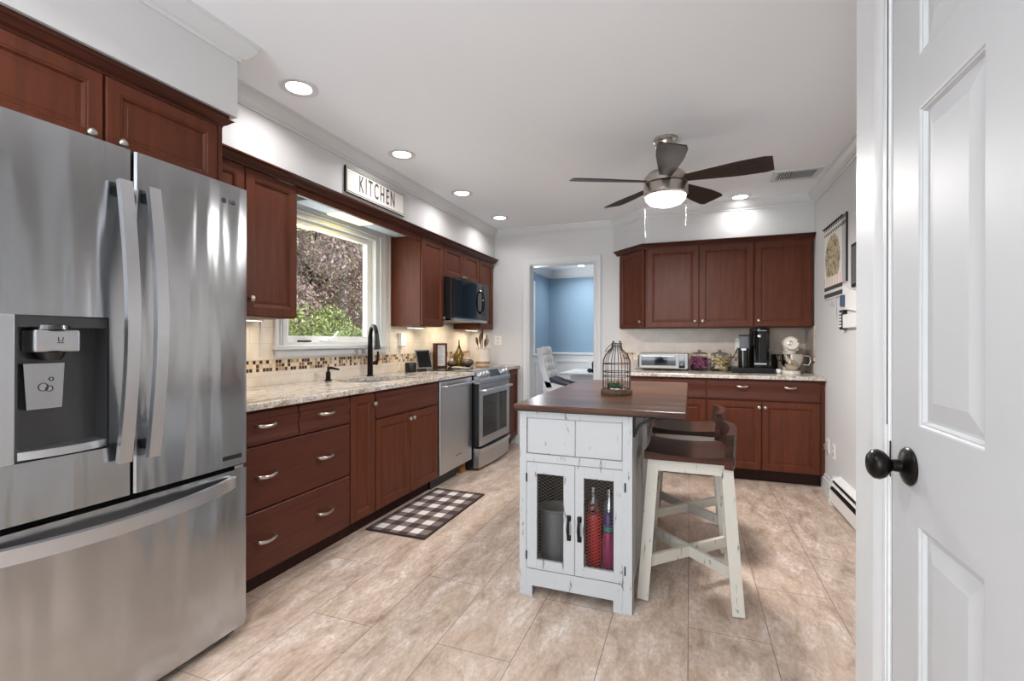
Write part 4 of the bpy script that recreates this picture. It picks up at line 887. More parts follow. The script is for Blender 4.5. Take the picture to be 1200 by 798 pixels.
# ------------------------------------------------------------ stools
def make_stool(label, ox, oy):
    t = thing('bar_stool', label, 'stool', (ox, oy, 0), 'bar stools at the island')
    xa, xb, ya, yb = -.200, .153, -.195, .195
    # saddle seat
    mb = MB(); nx, ny = 12, 6
    def zt(u): return .682-.010*sin(pi*u)+.004*(2*u-1)**2
    T = {}; B = {}
    for i in range(nx+1):
        for k in range(ny+1):
            u_, v_ = i/nx, k/ny; px_ = ox+xa+(xb-xa+.03)*u_+(.010*sin(pi*v_) if i == 0 else 0); py_ = oy+ya+(yb-ya)*v_
            T[i, k] = mb.bm.verts.new((px_, py_, zt(u_))); B[i, k] = mb.bm.verts.new((px_, py_, .648))
    for i in range(nx):
        for k in range(ny):
            mb.bm.faces.new([T[i, k], T[i+1, k], T[i+1, k+1], T[i, k+1]]); mb.bm.faces.new([B[i, k], B[i, k+1], B[i+1, k+1], B[i+1, k]])
    for i in range(nx):
        for k in (0, ny): mb.bm.faces.new([T[i, k], T[i+1, k], B[i+1, k], B[i, k]])
    for k in range(ny):
        for i in (0, nx): mb.bm.faces.new([T[i, k], T[i, k+1], B[i, k+1], B[i, k]])
    mb.build('seat', M['seatwood'], t, 40)
    # curved backrest
    mb = MB(); rows = []; n_ = 12
    for k in range(n_+1):
        s_ = 2*k/n_-1; y_ = oy+s_*.20; xo = ox+.202-.026*s_*s_; th = .034
        rows.append([mb.bm.verts.new((xo-th, y_, .632)), mb.bm.verts.new((xo, y_, .628)), mb.bm.verts.new((xo+.006, y_, .785+.008*(1-s_*s_))), mb.bm.verts.new((xo-th+.008, y_, .785+.008*(1-s_*s_)))])
    for A, B_ in zip(rows, rows[1:]):
        for j in range(4): mb.bm.faces.new([A[j], A[(j+1)%4], B_[(j+1)%4], B_[j]])
    mb.bm.faces.new(rows[0][::-1]); mb.bm.faces.new(rows[-1]); mb.build('backrest', M['seatwood'], t, 30)
    tx0, tx1, ty = -.160, .155, .150; fx0, fx1, fy_ = -.203, .200, .212
    for sx_, tx, fx_ in ((-1, tx0, fx0), (1, tx1, fx1)):
        for sy in (-1, 1):
            MB().beam((ox+fx_, oy+sy*fy_, 0.004), (ox+tx, oy+sy*ty, .6465), .050, .030, (1, 0, 0)).build('leg', M['distc'], t)
    mb = MB()
    for sy in (-1, 1): mb.box(ox+tx0+.015, ox+tx1-.015, oy+sy*(ty+.006)-.01, oy+sy*(ty+.006)+.01, .592, .6475)
    mb.box(ox+tx0-.012, ox+tx0+.010, oy-ty+.012, oy+ty-.012, .592, .6475).box(ox+tx1-.010, ox+tx1+.012, oy-ty+.012, oy+ty-.012, .592, .6475)
    mb.build('apron', M['distc'], t)
    def at(sx_, sy, z):
        k = z/.635; fx_, tx = (fx0, tx0) if sx_ < 0 else (fx1, tx1); return Vector((ox+fx_+(tx-fx_)*k, oy+sy*(fy_+(ty-fy_)*k), z))
    z_ = .172
    for d1, d2 in (((-1, -1), (1, 1)), ((1, -1), (-1, 1))):
        a_, b__ = at(*d1, z_), at(*d2, z_); dd = (b__-a_).normalized(); a_ += dd*.02; b__ -= dd*.02
        if d1[0] > 0:
            mid = (a_+b__)/2; st_ = MB().beam(a_, mid-dd*.012, .05, .022, (0, 0, 1)).beam(mid+dd*.012, b__, .05, .022, (0, 0, 1))
        else: st_ = MB().beam(a_, b__, .05, .022, (0, 0, 1))
        st_.build('stretcher', M['distc'], t)
    return t
make_stool('white-legged stool with dark curved seat, the nearer of the two at the island', 0, 2.495)
make_stool('white-legged dark-seated stool farther along the island, behind the nearer stool', -.010, 3.150)

# ------------------------------------------------------------ back run
BBF = -(4.485+.019)   # carcass front (b)
BW = -(YB-.01)
t = thing('base_cabinet', 'cherry base cabinet with a wide drawer and two doors beside the right wall', 'cabinet', (.57, 4.85, 0))
carcass(BF, .137, .995, BW, BBF, .105, .876, t, toe=1)
dr = drawer_prof(BF, .145, .989, .700, .866, BBF).build('drawer', M['woodb'], t)
for a in (.415, .775): pull(BF, a, BBF+.018, .812, dr, .09)
for a0, a1, ka in ((.145, .565, .545), (.570, .989, .592)):
    dr = panel_door(BF, a0, a1, .112, .688, BBF).build('door', M['wood'], t); knob(BF, ka, BBF+.018, .64, dr)
MB(BF).box(.996, XR-.002, BW, BBF-.004, .105, .876).build('filler', M['wood'], t)
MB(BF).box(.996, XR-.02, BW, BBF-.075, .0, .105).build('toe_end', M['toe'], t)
t = thing('base_cabinet', 'cherry base cabinet partly hidden behind the island on the back wall', 'cabinet', (-.19, 4.85, 0))
carcass(BF, -.52, .136, BW, BBF, .105, .876, t, toe=1)
dr = drawer_prof(BF, -.512, .129, .700, .866, BBF).build('drawer', M['woodb'], t); pull(BF, -.19, BBF+.018, .812, dr, .09)
for a0, a1, ka in ((-.512, -.194, -.215), (-.189, .129, -.168)):
    dr = panel_door(BF, a0, a1, .112, .688, BBF).build('door', M['wood'], t); knob(BF, ka, BBF+.018, .64, dr)
tag(MB(BF).box(-.54, XR-.002, BW, -4.46, .878, .910, .004).build('countertop', M['granite']), 'beige speckled granite worktop holding the toaster oven and mixer', 'countertop')
UBF = -(4.86+.019)
upper(BF, 'wall_cabinet', 'two-door cherry wall cabinet above the toaster oven', -.412, .548, BW, UBF, ZU0, ZU1, [(-.398, .077), (.083, .544)], [(.045, 1.388), (.112, 1.388)], (.07, 5.0, ZU0))
upper(BF, 'wall_cabinet', 'single-door cherry wall cabinet above the stand mixer', .549, 1.022, BW, UBF, ZU0, ZU1, [(.556, 1.006)], [(.585, 1.386)], (.78, 5.0, ZU0))
# diagonal corner cabinet
p0_, p1_ = Vector((-.70, YB-.012)), Vector((-.416, 4.879)); dv = p1_-p0_; an = math.degrees(math.atan2(dv.y, dv.x)); L_ = dv.length
t = thing('wall_cabinet', 'narrow angled cherry wall cabinet beside the doorway', 'cabinet', (-.5, 5.05, ZU0))
MB().poly([(p0_.x, p0_.y), (p1_.x, p1_.y), (p1_.x, YB-.012)], ZU0, ZU1).build('body', M['wood'], t)
XFm = F(p0_.x, p0_.y, an); dr = panel_door(XFm, .006, L_-.012, ZU0+.006, ZU1-.004, 0, sw=.05).build('door', M['wood'], t); knob(XFm, L_-.045, .018, 1.388, dr)
# toaster oven
t = thing('toaster_oven', 'wide silver toaster oven with glass door on the back counter', 'toaster oven', (-.26, 4.98, .91))
TY = -4.865
M['toast'] = mat('toaster_steel', srgb(150, 146, 142), .42, .85)
MB(BF).box(-.475, -.015, -5.14, TY, .925, 1.075, .008).build('body', M['toast'], t)
MB(BF).box(-.488, -.473, -5.12, TY-.03, .94, 1.055, .003).build('side_vent', M['black'], t)
dr = frame_rect(MB(BF), -.465, -.115, .937, 1.067, .014, TY, TY+.012, .022, .02).build('door', M['toast'], t)
MB(BF).box(-.451, -.129, TY, TY+.006, .959, 1.047).build('window', M['smoke'], dr)
MB(BF).tube([(-.44, TY+.01, 1.052), (-.44, TY+.032, 1.052), (-.14, TY+.032, 1.052), (-.14, TY+.01, 1.052)], .006, 8).build('handle', M['steelh'], dr, 40)
MB(BF).box(-.10, -.045, TY, TY+.004, .937, 1.067, .002).build('control_panel', M['gloss'], t)
MB(BF).lathe((-.072, TY+.004, .97), [(.014, 0), (.013, .014), (0, .015)], 16, 'b').build('dial', M['dsteel'], t, 40)
for fa in (-.445, -.06):
    for fb_ in (-5.10, -4.92): MB(BF).box(fa, fa+.02, fb_, fb_+.02, .9105, .925).build('foot', M['black'], t)
# glass jars
def jar(x_, y_, lab, fill, filllab, n, cols, sh):
    t = thing('glass_jar', lab, 'jar', (x_, y_, .91))
    MB().lathe((x_, y_, .9105), [(0, 0), (.074, 0), (.084, .018), (.087, .08), (.080, .14), (.070, .160), (.066, .160), (.076, .138), (.083, .08), (.080, .02), (0, .006)], 28).build('glass_body', M['glass'], t, 40)
    MB().lathe((x_, y_, 1.071), [(.074, 0), (.076, .006), (.06, .016), (.018, .022), (.010, .026), (.018, .036), (.014, .042), (0, .044)], 28).build('lid', mat('jar_lid', srgb(150, 146, 140), .2, .5), t, 40)
    mb = MB(); bmm = mb.bm
    for i in range(n):
        q = random.random()*2*pi; r_ = .062*math.sqrt(random.random()); z = .928+random.random()*.108; px_, py_ = x_+r_*cos(q), y_+r_*sin(q)
        s_ = sh; rr = Matrix.Rotation(random.random()*6, 4, 'Z') @ Matrix.Rotation(random.random()*3, 4, 'X')
        res = bmesh.ops.create_cube(bmm, size=1, matrix=Matrix.Translation((px_, py_, z)) @ rr @ Matrix.Diagonal((s_*1.6, s_, s_*.5, 1)))
        for v_ in res['verts']:
            for f_ in v_.link_faces: f_.material_index = i % len(cols)
    ob = mb.build(fill, cols[0], None); 
    for c_ in cols[1:]: ob.data.materials.append(c_)
    ob['kind'] = 'stuff'; tag(ob, filllab, 'food')
jar(.085, 5.0, 'lidded glass jar beside the toaster oven with purple packets', 'tea_packets', 'purple packets filling the glass jar next to the toaster oven', 190, [mat('purple_packet', srgb(142, 60, 108), .4), mat('mauve_packet', srgb(170, 96, 128), .4), mat('dark_packet', srgb(70, 30, 48), .4)], .026)
jar(.268, 5.0, 'lidded glass jar next to the coffee maker with yellow packets', 'snack_packets', 'yellow and white packets filling the jar nearer the coffee maker', 190, [mat('yellow_packet', srgb(222, 198, 120), .4), mat('white_packet', srgb(228, 222, 200), .4), mat('brown_packet', srgb(120, 84, 50), .4)], .024)
# coffee station
t = thing('capsule_drawer', 'low black drawer base under the coffee maker', 'drawer', (.53, 4.9, .91))
MB(BF).box(.355, .705, -5.10, -4.76, .9105, .955, .004).build('body', M['black'], t); MB(BF).box(.365, .695, -4.76, -4.755, .916, .950, .002).build('front', M['blackm'], t)
t = thing('coffee_maker', 'tall glossy black capsule coffee maker on the black drawer base', 'coffee maker', (.60, 4.92, .955))
cxm, cym = .598, -4.90
MB(BF).lathe((cxm, cym, .956), [(0, 0), (.082, 0), (.084, .01), (.083, .30), (.085, .305), (.085, .352), (.078, .358), (0, .36)], 32).build('body', M['gloss'], t, 40)
MB(BF).lathe((cxm, cym, 1.317), [(.06, 0), (.062, .01), (.04, .022), (0, .024)], 28).build('lid', M['black'], t, 40)
MB(BF).box(cxm-.05, cxm+.05, cym+.075, cym+.090, .985, 1.0, .002).build('plate', M['steelh'], t)
MB(BF).lathe((cxm-.01, cym+.082, 1.245), [(.016, 0), (.014, .012), (0, .016)], 14, 'b').build('spout', M['chrome'], t, 40)
MB(BF).box(cxm-.03, cxm+.045, cym+.078, cym+.087, 1.29, 1.296).build('band', M['chrome'], t)
MB(BF).box(cxm-.16, cxm-.085, cym-.11, cym-.01, .956, 1.245, .008).build('water_tank', mat('clear_tank', srgb(150, 155, 160), .1, 0, **{'Transmission Weight': .6}), t)
MB(BF).box(cxm-.165, cxm-.08, cym-.115, cym-.005, 1.246, 1.258, .003).build('tank_lid', M['black'], t)
t = thing('milk_frother', 'small black cylindrical milk frother left of the coffee maker', 'milk frother', (.40, 4.84, .955))
MB(BF).lathe((.458, -4.84, .956), [(0, 0), (.048, 0), (.048, .008), (.042, .012), (.042, .15), (.044, .152), (.044, .178), (0, .18)], 26).build('body', M['gloss'], t, 40)
MB(BF).box(.438, .478, -4.800, -4.793, 1.114, 1.132).build('badge', M['white'], t)
t = thing('carafe', 'black carafe between the coffee maker and the stand mixer', 'carafe', (.69, 5.03, .91))
MB(BF).lathe((.715, -5.115, .9105), [(0, 0), (.06, 0), (.068, .03), (.068, .10), (.052, .15), (.054, .165), (0, .166)], 26).build('body', M['gloss'], t, 40)
MB(BF).tube([(.67, -5.09, 1.06), (.645, -5.06, 1.05), (.64, -5.05, .98), (.66, -5.07, .95)], .008, 8).build('handle', M['black'], t, 40)
tag(MB(BF).box(.722, .762, -4.85, -4.80, .9105, .950, .012).build('paper_napkins', M['white']), 'small crumpled white packet in front of the black carafe', 'packet')
# mixer
t = thing('stand_mixer', 'cream stand mixer with glass bowl seen head on', 'mixer', (.86, 4.9, .91))
mx, my = .845, -4.90
MB(BF).poly([(mx+.085*cos(q)*(1 if 1 else 1), my+.13*sin(q)) for q in [2*pi*i/28 for i in range(28)]], .9105, .937).build('base', M['cream'], t, 40)
MB(BF).box(mx-.045, mx+.045, my-.13, my-.06, .93, 1.14, .02).build('column', M['cream'], t, 40)
hd = MB(BF); hd.lathe((mx, my-.15, 1.175), [(0, 0), (.04, .005), (.058, .03), (.066, .10), (.067, .20), (.062, .235), (.048, .252), (.0, .258)], 28, 'b'); hd = hd.build('head', M['cream'], t, 40)
MB(BF).lathe((mx-.014, my+.088, 1.182), [(.022, 0), (.022, .018), (.018, .020), (0, .016)], 18, 'b').build('hub_ring', M['chrome'], hd, 40)
MB(BF).lathe((mx+.040, my+.075, 1.192), [(.012, 0), (.012, .026), (0, .028)], 16, 'b').build('attachment_knob', M['black'], hd, 40)
MB(BF).box(mx-.056, mx+.056, my-.10, my+.078, 1.112, 1.150, .012).build('head_lower', M['cream'], hd, 40)
MB(BF).box(mx-.058, mx+.058, my-.09, my+.080, 1.126, 1.132, .002).build('trim_band', M['chrome'], hd)
MB(BF).lathe((mx, my+.03, 1.05), [(.01, -.04), (.012, 0), (.045, .030), (.052, .075), (0, .075)], 20).build('beater_mount', M['cream'], t, 40)
bw = MB(BF).lathe((mx+.01, my+.03, .938), [(0, .0), (.035, .0), (.05, .01), (.078, .05), (.090, .10), (.094, .145), (.090, .145), (.086, .10), (.074, .052), (.046, .016), (0, .012)], 30).build('bowl', mat('mirror_bowl', srgb(225, 218, 208), .14, 1), t, 40)
MB(BF).tube([(mx+.10, my+.03, 1.07), (mx+.145, my+.03, 1.065), (mx+.155, my+.03, 1.02), (mx+.14, my+.03, .985), (mx+.095, my+.03, .99)], .007, 8).build('bowl_handle', M['chrome'], t, 50)
# outlets on back tile
o = outlet(BF, .475, -YB+.008, 1.17, 'white outlet with plugs on the tile behind the coffee maker', .11, .12, (.06, .03, .05, -.03, 'white'))
tag(MB(BF).tube([(.44, -5.17, 1.13), (.42, -5.15, 1.08), (.37, -5.14, 1.0), (.345, -5.12, .94), (.335, -5.12, .918)], .005, 6).build('power_cord', M['black'], None, 50), 'black cord drooping from the outlet behind the yellow jar', 'cord')

# ------------------------------------------------------------ ceiling fan
FC = Vector((-.149, 3.205, 0))
t = thing('ceiling_fan', 'brushed nickel five-blade ceiling fan with dark blades and dome light', 'ceiling fan', (FC.x, FC.y, ZC))
MB().lathe((FC.x, FC.y, 0), [(0, ZC-.001), (.078, ZC-.001), (.078, ZC-.02), (.066, ZC-.03), (.062, ZC-.05), (.048, ZC-.062), (.044, ZC-.082), (.022, ZC-.095), (0, ZC-.095)], 32).build('canopy', M['nickel'], t, 30)
MB().lathe((FC.x, FC.y, 0), [(0, ZC-.09), (.012, ZC-.09), (.012, 2.29), (0, 2.29)], 14).build('downrod', M['nickel'], t, 40)
MB().lathe((FC.x, FC.y, 0), [(0, 2.31), (.03, 2.31), (.06, 2.295), (.11, 2.275), (.135, 2.245), (.135, 2.205), (.125, 2.20), (0, 2.20)], 36).build('motor_housing', M['nickel'], t, 30)
MB().lathe((FC.x, FC.y, 0), [(0, 2.198), (.133, 2.198), (.137, 2.19), (.137, 2.135), (.13, 2.125), (0, 2.125)], 36).build('light_kit', M['nickel'], t, 30)
MB().lathe((FC.x, FC.y, 0), [(.127, 2.127), (.122, 2.105), (.10, 2.082), (.06, 2.068), (.025, 2.063), (.02, 2.058), (0, 2.057)], 36).build('glass_dome', emit('frosted_dome', (1, .98, .95, 1), 4), t, 60)
blm = wood('fan_blade_wood', srgb(44, 36, 32), srgb(66, 55, 49), .45, 'z')
for k in range(5):
    q = R(60.5+72*k); mb = MB(); rows = []
    for i in range(13):
        s_ = i/12; r_ = .125+.485*s_; wd = .036+.034*min(1, s_*1.6)+.006*s_; sk = .012*s_
        if i == 12: wd -= .012
        pit = R(-13); 
        def pt(o_, dz): 
            a_ = Vector((r_, o_*cos(pit)-.01, 2.222+o_*sin(pit)+dz)); return (FC.x+a_.x*cos(q)-a_.y*sin(q), FC.y+a_.x*sin(q)+a_.y*cos(q), a_.z)
        rows.append([mb.v(*pt(-wd, -.003)), mb.v(*pt(wd+sk, -.003)), mb.v(*pt(wd+sk, .003)), mb.v(*pt(-wd, .003))])
    for A, B_ in zip(rows, rows[1:]):
        for j in range(4): mb.bm.faces.new([A[j], A[(j+1)%4], B_[(j+1)%4], B_[j]])
    mb.bm.faces.new(rows[0][::-1]); mb.bm.faces.new(rows[-1]); mb.build('blade', blm, t)
for (dx, dy, z_) in ((-.125, -.03, 1.90), (.125, -.04, 1.955)):
    MB().tube([(FC.x+dx, FC.y+dy, 2.14), (FC.x+dx, FC.y+dy, z_)], .0009, 5).tube([(FC.x+dx, FC.y+dy, z_), (FC.x+dx, FC.y+dy, z_-.035)], .0045, 8).build('pull_chain', mat('chain_grey', srgb(110, 106, 102), .5), t, 50)
fl = bpy.data.lights.new('fan_lamp', 'AREA'); fl.shape = 'DISK'; fl.size = .24; fl.energy = 31; fl.color = (1, .975, .95); flo = bpy.data.objects.new('fan_lamp', fl); C.objects.link(flo); flo.location = (FC.x, FC.y, 2.052)
# recessed lights
def can(x_, y_, label, e=LAMP_E, grp='recessed ceiling lights'):
    t = thing('recessed_light', label, 'light', (x_, y_, ZC), grp)
    MB().lathe((x_, y_, ZC), [(.066, -.001), (.095, -.0005), (.095, -.004), (.066, -.007), (.060, -.002), (.066, -.001)], 32).build('trim_ring', M['trim'], t, 50)
    MB().lathe((x_, y_, ZC), [(0, -.0035), (.064, -.0035), (.064, -.001), (0, -.001)], 28).build('lens', M['lamp'], t)
    l = bpy.data.lights.new('can_lamp', 'AREA'); l.shape = 'DISK'; l.size = .12; l.energy = e; l.color = LAMP_COL; l.spread = R(150)
    o = bpy.data.objects.new('can_lamp', l); C.objects.link(o); o.location = (x_, y_, ZC-.012)
can(-1.88, 1.90, 'round recessed ceiling light nearest the refrigerator')
can(-1.88, 2.83, 'round recessed ceiling light right above the KITCHEN sign')
can(-1.88, 3.76, 'third recessed ceiling light from the refrigerator along the left')
can(-1.88, 4.65, 'recessed ceiling light nearest the doorway corner')
can(.42, 4.72, 'recessed ceiling light beside the fan near the back cabinets', 1.3)
can(-1.76, 8.1, 'recessed light in the dining room ceiling beyond the doorway', 7)
for p in ((-1.0, -.9), (-1.0, .6), (.1, -1.0)):  # unseen lights added in the rear part to brighten the room
    can(p[0], p[1], 'unseen recessed fill light added behind the camera', 9, 'added fill lights behind the camera')
# vent
t = thing('ceiling_vent', 'white louvred air vent in the ceiling by the right wall', 'vent', (.76, 4.22, ZC))
vx0, vx1, vy0, vy1 = .60, .93, 4.10, 4.36
b_ = MB(); b_.box(vx0, vx1, vy0, vy0+.035, ZC-.008, ZC-.0005).box(vx0, vx1, vy1-.035, vy1, ZC-.008, ZC-.0005).box(vx0, vx0+.035, vy0+.035, vy1-.035, ZC-.008, ZC-.0005).box(vx1-.035, vx1, vy0+.035, vy1-.035, ZC-.008, ZC-.0005); b_.build('frame', M['trim'], t)
MB().box(vx0+.035, vx1-.035, vy0+.035, vy1-.035, ZC-.0015, ZC-.0005).build('duct', M['black'], t)
b_ = MB()
for i in range(7):
    y_ = vy0+.045+i*.026; b_.beam((vx0+.13, y_, ZC-.007), (vx1-.04, y_, ZC-.007), .012, .002, (0, 1, .6))
for i in range(5):
    x__ = vx0+.045+i*.018; b_.beam((x__, vy0+.037, ZC-.007), (x__, vy1-.037, ZC-.007), .010, .002, (1, 0, .6))
b_.build('louvre', M['trim'], t)

# ------------------------------------------------------------ under-cabinet lights
def ucl(fr, a0, a1, b, z, label, e, loc):
    t = thing('undercabinet_light', label, 'light', loc)
    MB(fr).box(a0, a1, b-.02, b+.02, z-.014, z-.0005, .002).build('housing', M['white'], t)
    MB(fr).box(a0+.01, a1-.01, b-.014, b+.014, z-.016, z-.013).build('lens', M['lampw'], t)
    p = fr((a0+a1)/2, b, z-.022); ar = area('undercabinet_lamp', p, (0, 0, 0), *( ((.03, a1-a0-.02)) if fr is LF else ((a1-a0-.02, .03))), e, (1, .84, .62))
M['lampw'] = emit('warm_strip_lens', (1, .85, .65, 1), 3)
ucl(LF, 1.60, 2.10, -2.36, ZU0, 'slim light bar under the cabinet left of the window', 1.3, (-2.36, 1.9, ZU0))
ucl(LF, 3.66, 3.92, -2.36, ZU0, 'slim light bar under the cabinet right of the window', .75, (-2.36, 3.8, ZU0))
ucl(LF, 4.84, 5.12, -2.36, ZU0, 'slim light bar under the cabinet past the microwave', .8, (-2.36, 5.0, ZU0))
l = area('microwave_cooktop_lamp', (-2.3, 4.37, 1.38), (0, 0, 0), .15, .4, 1.8, (1, .85, .62))

# ------------------------------------------------------------ right wall items
WR = F(XR, 0, -90)    # a=-Y, b towards -X
t = thing('cloth_calendar', 'hanging cloth calendar with potted-plant picture and checked borders', 'wall hanging', (XR, 4.25, 1.5))
m = M['calpic'] = mat('calendar_cloth', srgb(222, 216, 206), .85); x = N(m); sp = x.n('ShaderNodeSeparateXYZ'); x.l(x.coord(), sp.inputs[0]); yv, zv = sp.outputs[1], sp.outputs[2]
dy = x.math('DIVIDE', x.math('SUBTRACT', yv, 4.27), .215); dz = x.math('DIVIDE', x.math('SUBTRACT', zv, 1.83), .20)
rad = x.math('SQRT', x.math('ADD', x.math('MULTIPLY', dy, dy), x.math('MULTIPLY', dz, dz)))
pic = x.ramp(x.noise(x.coord((1, 1, 1)), 26, 5, .7, .6), [(.36, srgb(58, 60, 38)), (.46, srgb(130, 130, 92)), (.54, srgb(204, 186, 160)), (.66, srgb(146, 96, 76))])
c = x.mix(x.ramp(rad, [(.86, g(1)), (1.0, g(0))]), srgb(224, 220, 212), pic)
# ochre fringe panel below the wreath
chk = x.n('ShaderNodeTexChecker'); chk.inputs['Scale'].default_value = 42; x.l(x.coord(), chk.inputs[0]); chk.inputs[1].default_value = srgb(40, 40, 42); chk.inputs[2].default_value = srgb(205, 205, 205)
bandm = x.math('MAXIMUM', x.math('LESS_THAN', x.math('ABSOLUTE', x.math('SUBTRACT', zv, 2.087)), .014), x.math('LESS_THAN', x.math('ABSOLUTE', x.math('SUBTRACT', zv, 2.043)), .012))
low = x.math('LESS_THAN', zv, 1.625); strp = x.math('GREATER_THAN', x.math('FRACT', x.math('DIVIDE', yv, .07)), .3)
stz = x.math('MULTIPLY', x.math('LESS_THAN', zv, 1.70), x.math('GREATER_THAN', zv, 1.625))
c = x.mix(stz, c, x.ramp(x.math('FRACT', x.math('DIVIDE', yv, .07)), [(0, srgb(190, 168, 156)), (.4, srgb(232, 216, 206))])); c = x.mix(bandm, c, chk.outputs[0]); 
lowc = x.ramp(x.math('FRACT', x.math('DIVIDE', zv, .055)), [(0, srgb(66, 60, 62)), (.55, srgb(66, 60, 62)), (.6, srgb(210, 206, 202))], 'CONSTANT'); c = x.mix(low, c, lowc); x.col(c)
MB(WR).box(-4.50, -4.03, .004, .010, 1.53, 2.10, .001).build('cloth', M['calpic'], t)
MB(WR).tube([(-4.52, .012, 2.10), (-4.01, .012, 2.10)], .008, 8).build('rod', M['blackm'], t, 40)
t = thing('message_board', 'white and grey board hanging on the right wall next to the calendar', 'board', (XR, 3.93, 1.6))
MB(WR).box(-4.03, -3.93, .0, .010, 1.62, 2.105, .002).build('panel', mat('board_grey', srgb(176, 176, 178), .6), t); MB(WR).box(-4.03, -3.93, .0105, .0125, 2.03, 2.055).box(-4.03, -3.93, .0105, .0125, 2.075, 2.10).box(-3.929, -3.922, 0, .0125, 1.62, 2.105).build('border', M['black'], t)
t = thing('picture_frame', 'narrow black-framed picture on the right wall cut off by the door casing', 'picture frame', (XR, 3.75, 1.6))
MB(WR).box(-3.80, -3.55, .0, .016, 1.56, 1.85, .003).build('frame', M['black'], t); MB(WR).box(-3.78, -3.57, .016, .018, 1.58, 1.83).build('print', mat('print_grey', srgb(90, 90, 92), .6), t)
t = thing('mail_holder', 'white wall pocket holding folded papers below the picture frame', 'letter holder', (XR, 3.85, 1.4))
MB(WR).polyb([(-3.93, 1.43), (-3.62, 1.39), (-3.62, 1.52), (-3.80, 1.555), (-3.93, 1.60)], .0, .03).build('pocket', M['white'], t)
MB(WR).box(-3.92, -3.87, .03, .05, 1.44, 1.52, .004).build('clip', mat('blue_clip', srgb(60, 76, 104), .5), t)
t = thing('cordless_phone', 'black and white keypad phone hanging on the right wall', 'telephone', (XR, 3.9, 1.3))
MB(WR).box(-3.93, -3.60, .0, .030, 1.29, 1.385, .006).build('base', M['white'], t); MB(WR).box(-4.0, -3.93, .0, .035, 1.28, 1.42, .008).build('handset', M['black'], t)
mb = MB(WR)
for i in range(5):
    for k in range(3): mb.box(-3.992+k*.02, -3.980+k*.02, .035, .038, 1.30+i*.022, 1.313+i*.022)
mb.build('keypad', M['white'], t)
tag(MB(WR).tube([(-4.20, .006, 1.53), (-4.20, .008, 1.49), (-4.18, .008, 1.44), (-4.19, .008, 1.38)], .004, 6).box(-4.34, -4.22, .003, .006, 1.475, 1.529).build('hanging_tag', mat('tag_grey', srgb(196, 194, 192), .7), None), 'pale paper tag with string hanging under the calendar', 'tag')
# baseboard heater
t = thing('baseboard_heater', 'white baseboard heater with dark slots along the right wall', 'heater', (XR, 3.2, 0))
MB(WR).prof(-4.07, -1.70, [(.0, .02), (.06, .02), (.066, .03), (.068, .125), (.060, .130), (.055, .13), (.055, .03), (.0, .03)]).prof(-4.07, -1.70, [(.0, .205), (.045, .19), (.050, .175), (.053, .177), (.049, .196), (.0, .212)]).box(-4.07, -1.70, 0, .006, .03, .21).prof(-4.07, -1.70, [(.020, .165), (.058, .148), (.060, .152), (.022, .170)]).build('cover', M['white'], t)
MB(WR).box(-4.06, -1.71, .010, .05, .045, .12).build('fins', M['rubber'], t)
MB(WR).prof(-4.07, -1.70, [(.0685, .122), (.071, .124), (.062, .142), (.058, .142)]).build('lower_slot', M['black'], t)
MB(WR).prof(-4.07, -1.70, [(.0535, .172), (.056, .174), (.050, .190), (.047, .190)]).build('upper_slot', M['black'], t)
MB(WR).prof(-4.09, -4.07, [(0, 0), (.072, 0), (.072, .125), (.05, .21), (0, .215)]).build('end_cap', M['trim'], t)
MB(WR).box(-1.75, -1.73, .0, .05, 0, .02).box(-3.0, -2.98, .0, .05, 0, .02).build('foot', M['trim'], t)
tag(MB(WR).lathe((-4.13, .05, .0), [(0, 0.0), (.018, .0), (.02, .02), (.012, .035), (.006, .05), (.005, .12), (0, .13)], 14).build('door_stop', M['cream'], None, 40), 'small pale spring door stop on the floor at the heater end', 'door stop')

# ------------------------------------------------------------ dining furniture
wf = mat('white_painted_wood', srgb(226, 226, 228), .35); tuft = mat('white_tufted_leather', srgb(222, 218, 214), .5)
t = thing('dining_table', 'pale grey dining table seen through the doorway', 'table', (-.9, 6.5, 0))
MB().box(-1.62, .30, 6.10, 7.0, .75, .775, .006).build('tabletop', mat('pale_table_top', srgb(204, 202, 200), .25), t)
MB().box(-1.52, .2, 6.30, 6.92, .655, .75).build('apron', wf, t)
for ax, ay in ((-1.50, 6.32), (.12, 6.32), (-1.50, 6.84), (.12, 6.84)): MB().lathe((ax+.03, ay+.03, 0), [(0, 0), (.022, 0), (.034, .25), (.026, .3), (.038, .5), (.04, .66), (0, .66)], 16).build('leg', wf, t, 40)
t = thing('dining_chair', 'white tufted dining chair with dark seat cushion in the next room', 'chair', (-1.6, 6.0, 0))
CH = F(-1.80, 5.78, 0)   # a = +X, b = -Y
mb = MB(CH)
rows = []
for i in range(9):
    s_ = i/8; z = .60+.50*s_; off = .10-.14*s_-.02*sin(pi*s_); rows.append([mb.v(off, -.02, z), mb.v(off+.07, -.02, z+.01), mb.v(off+.07, -.46, z+.01), mb.v(off, -.46, z)])
for A, B_ in zip(rows, rows[1:]):
    for j in range(4): mb.bm.faces.new([A[j], A[(j+1)%4], B_[(j+1)%4], B_[j]])
mb.bm.faces.new(rows[0][::-1]); mb.bm.faces.new(rows[-1]); bkr = mb.build('backrest', wf, t, 40)
mb = MB(CH)
for i in range(4):
    for k in range(3):
        s_ = .32+.2*i; z = .60+.50*s_; off = .10-.14*s_-.02*sin(pi*s_)+.07; mb.lathe((off, -.10-.135*k, z), [(0, .035), (.03, .028), (.055, .012), (.068, -.01)], 12, 'a')
for i in range(4):
    pass
mb.build('tufting', tuft, bkr, 60)
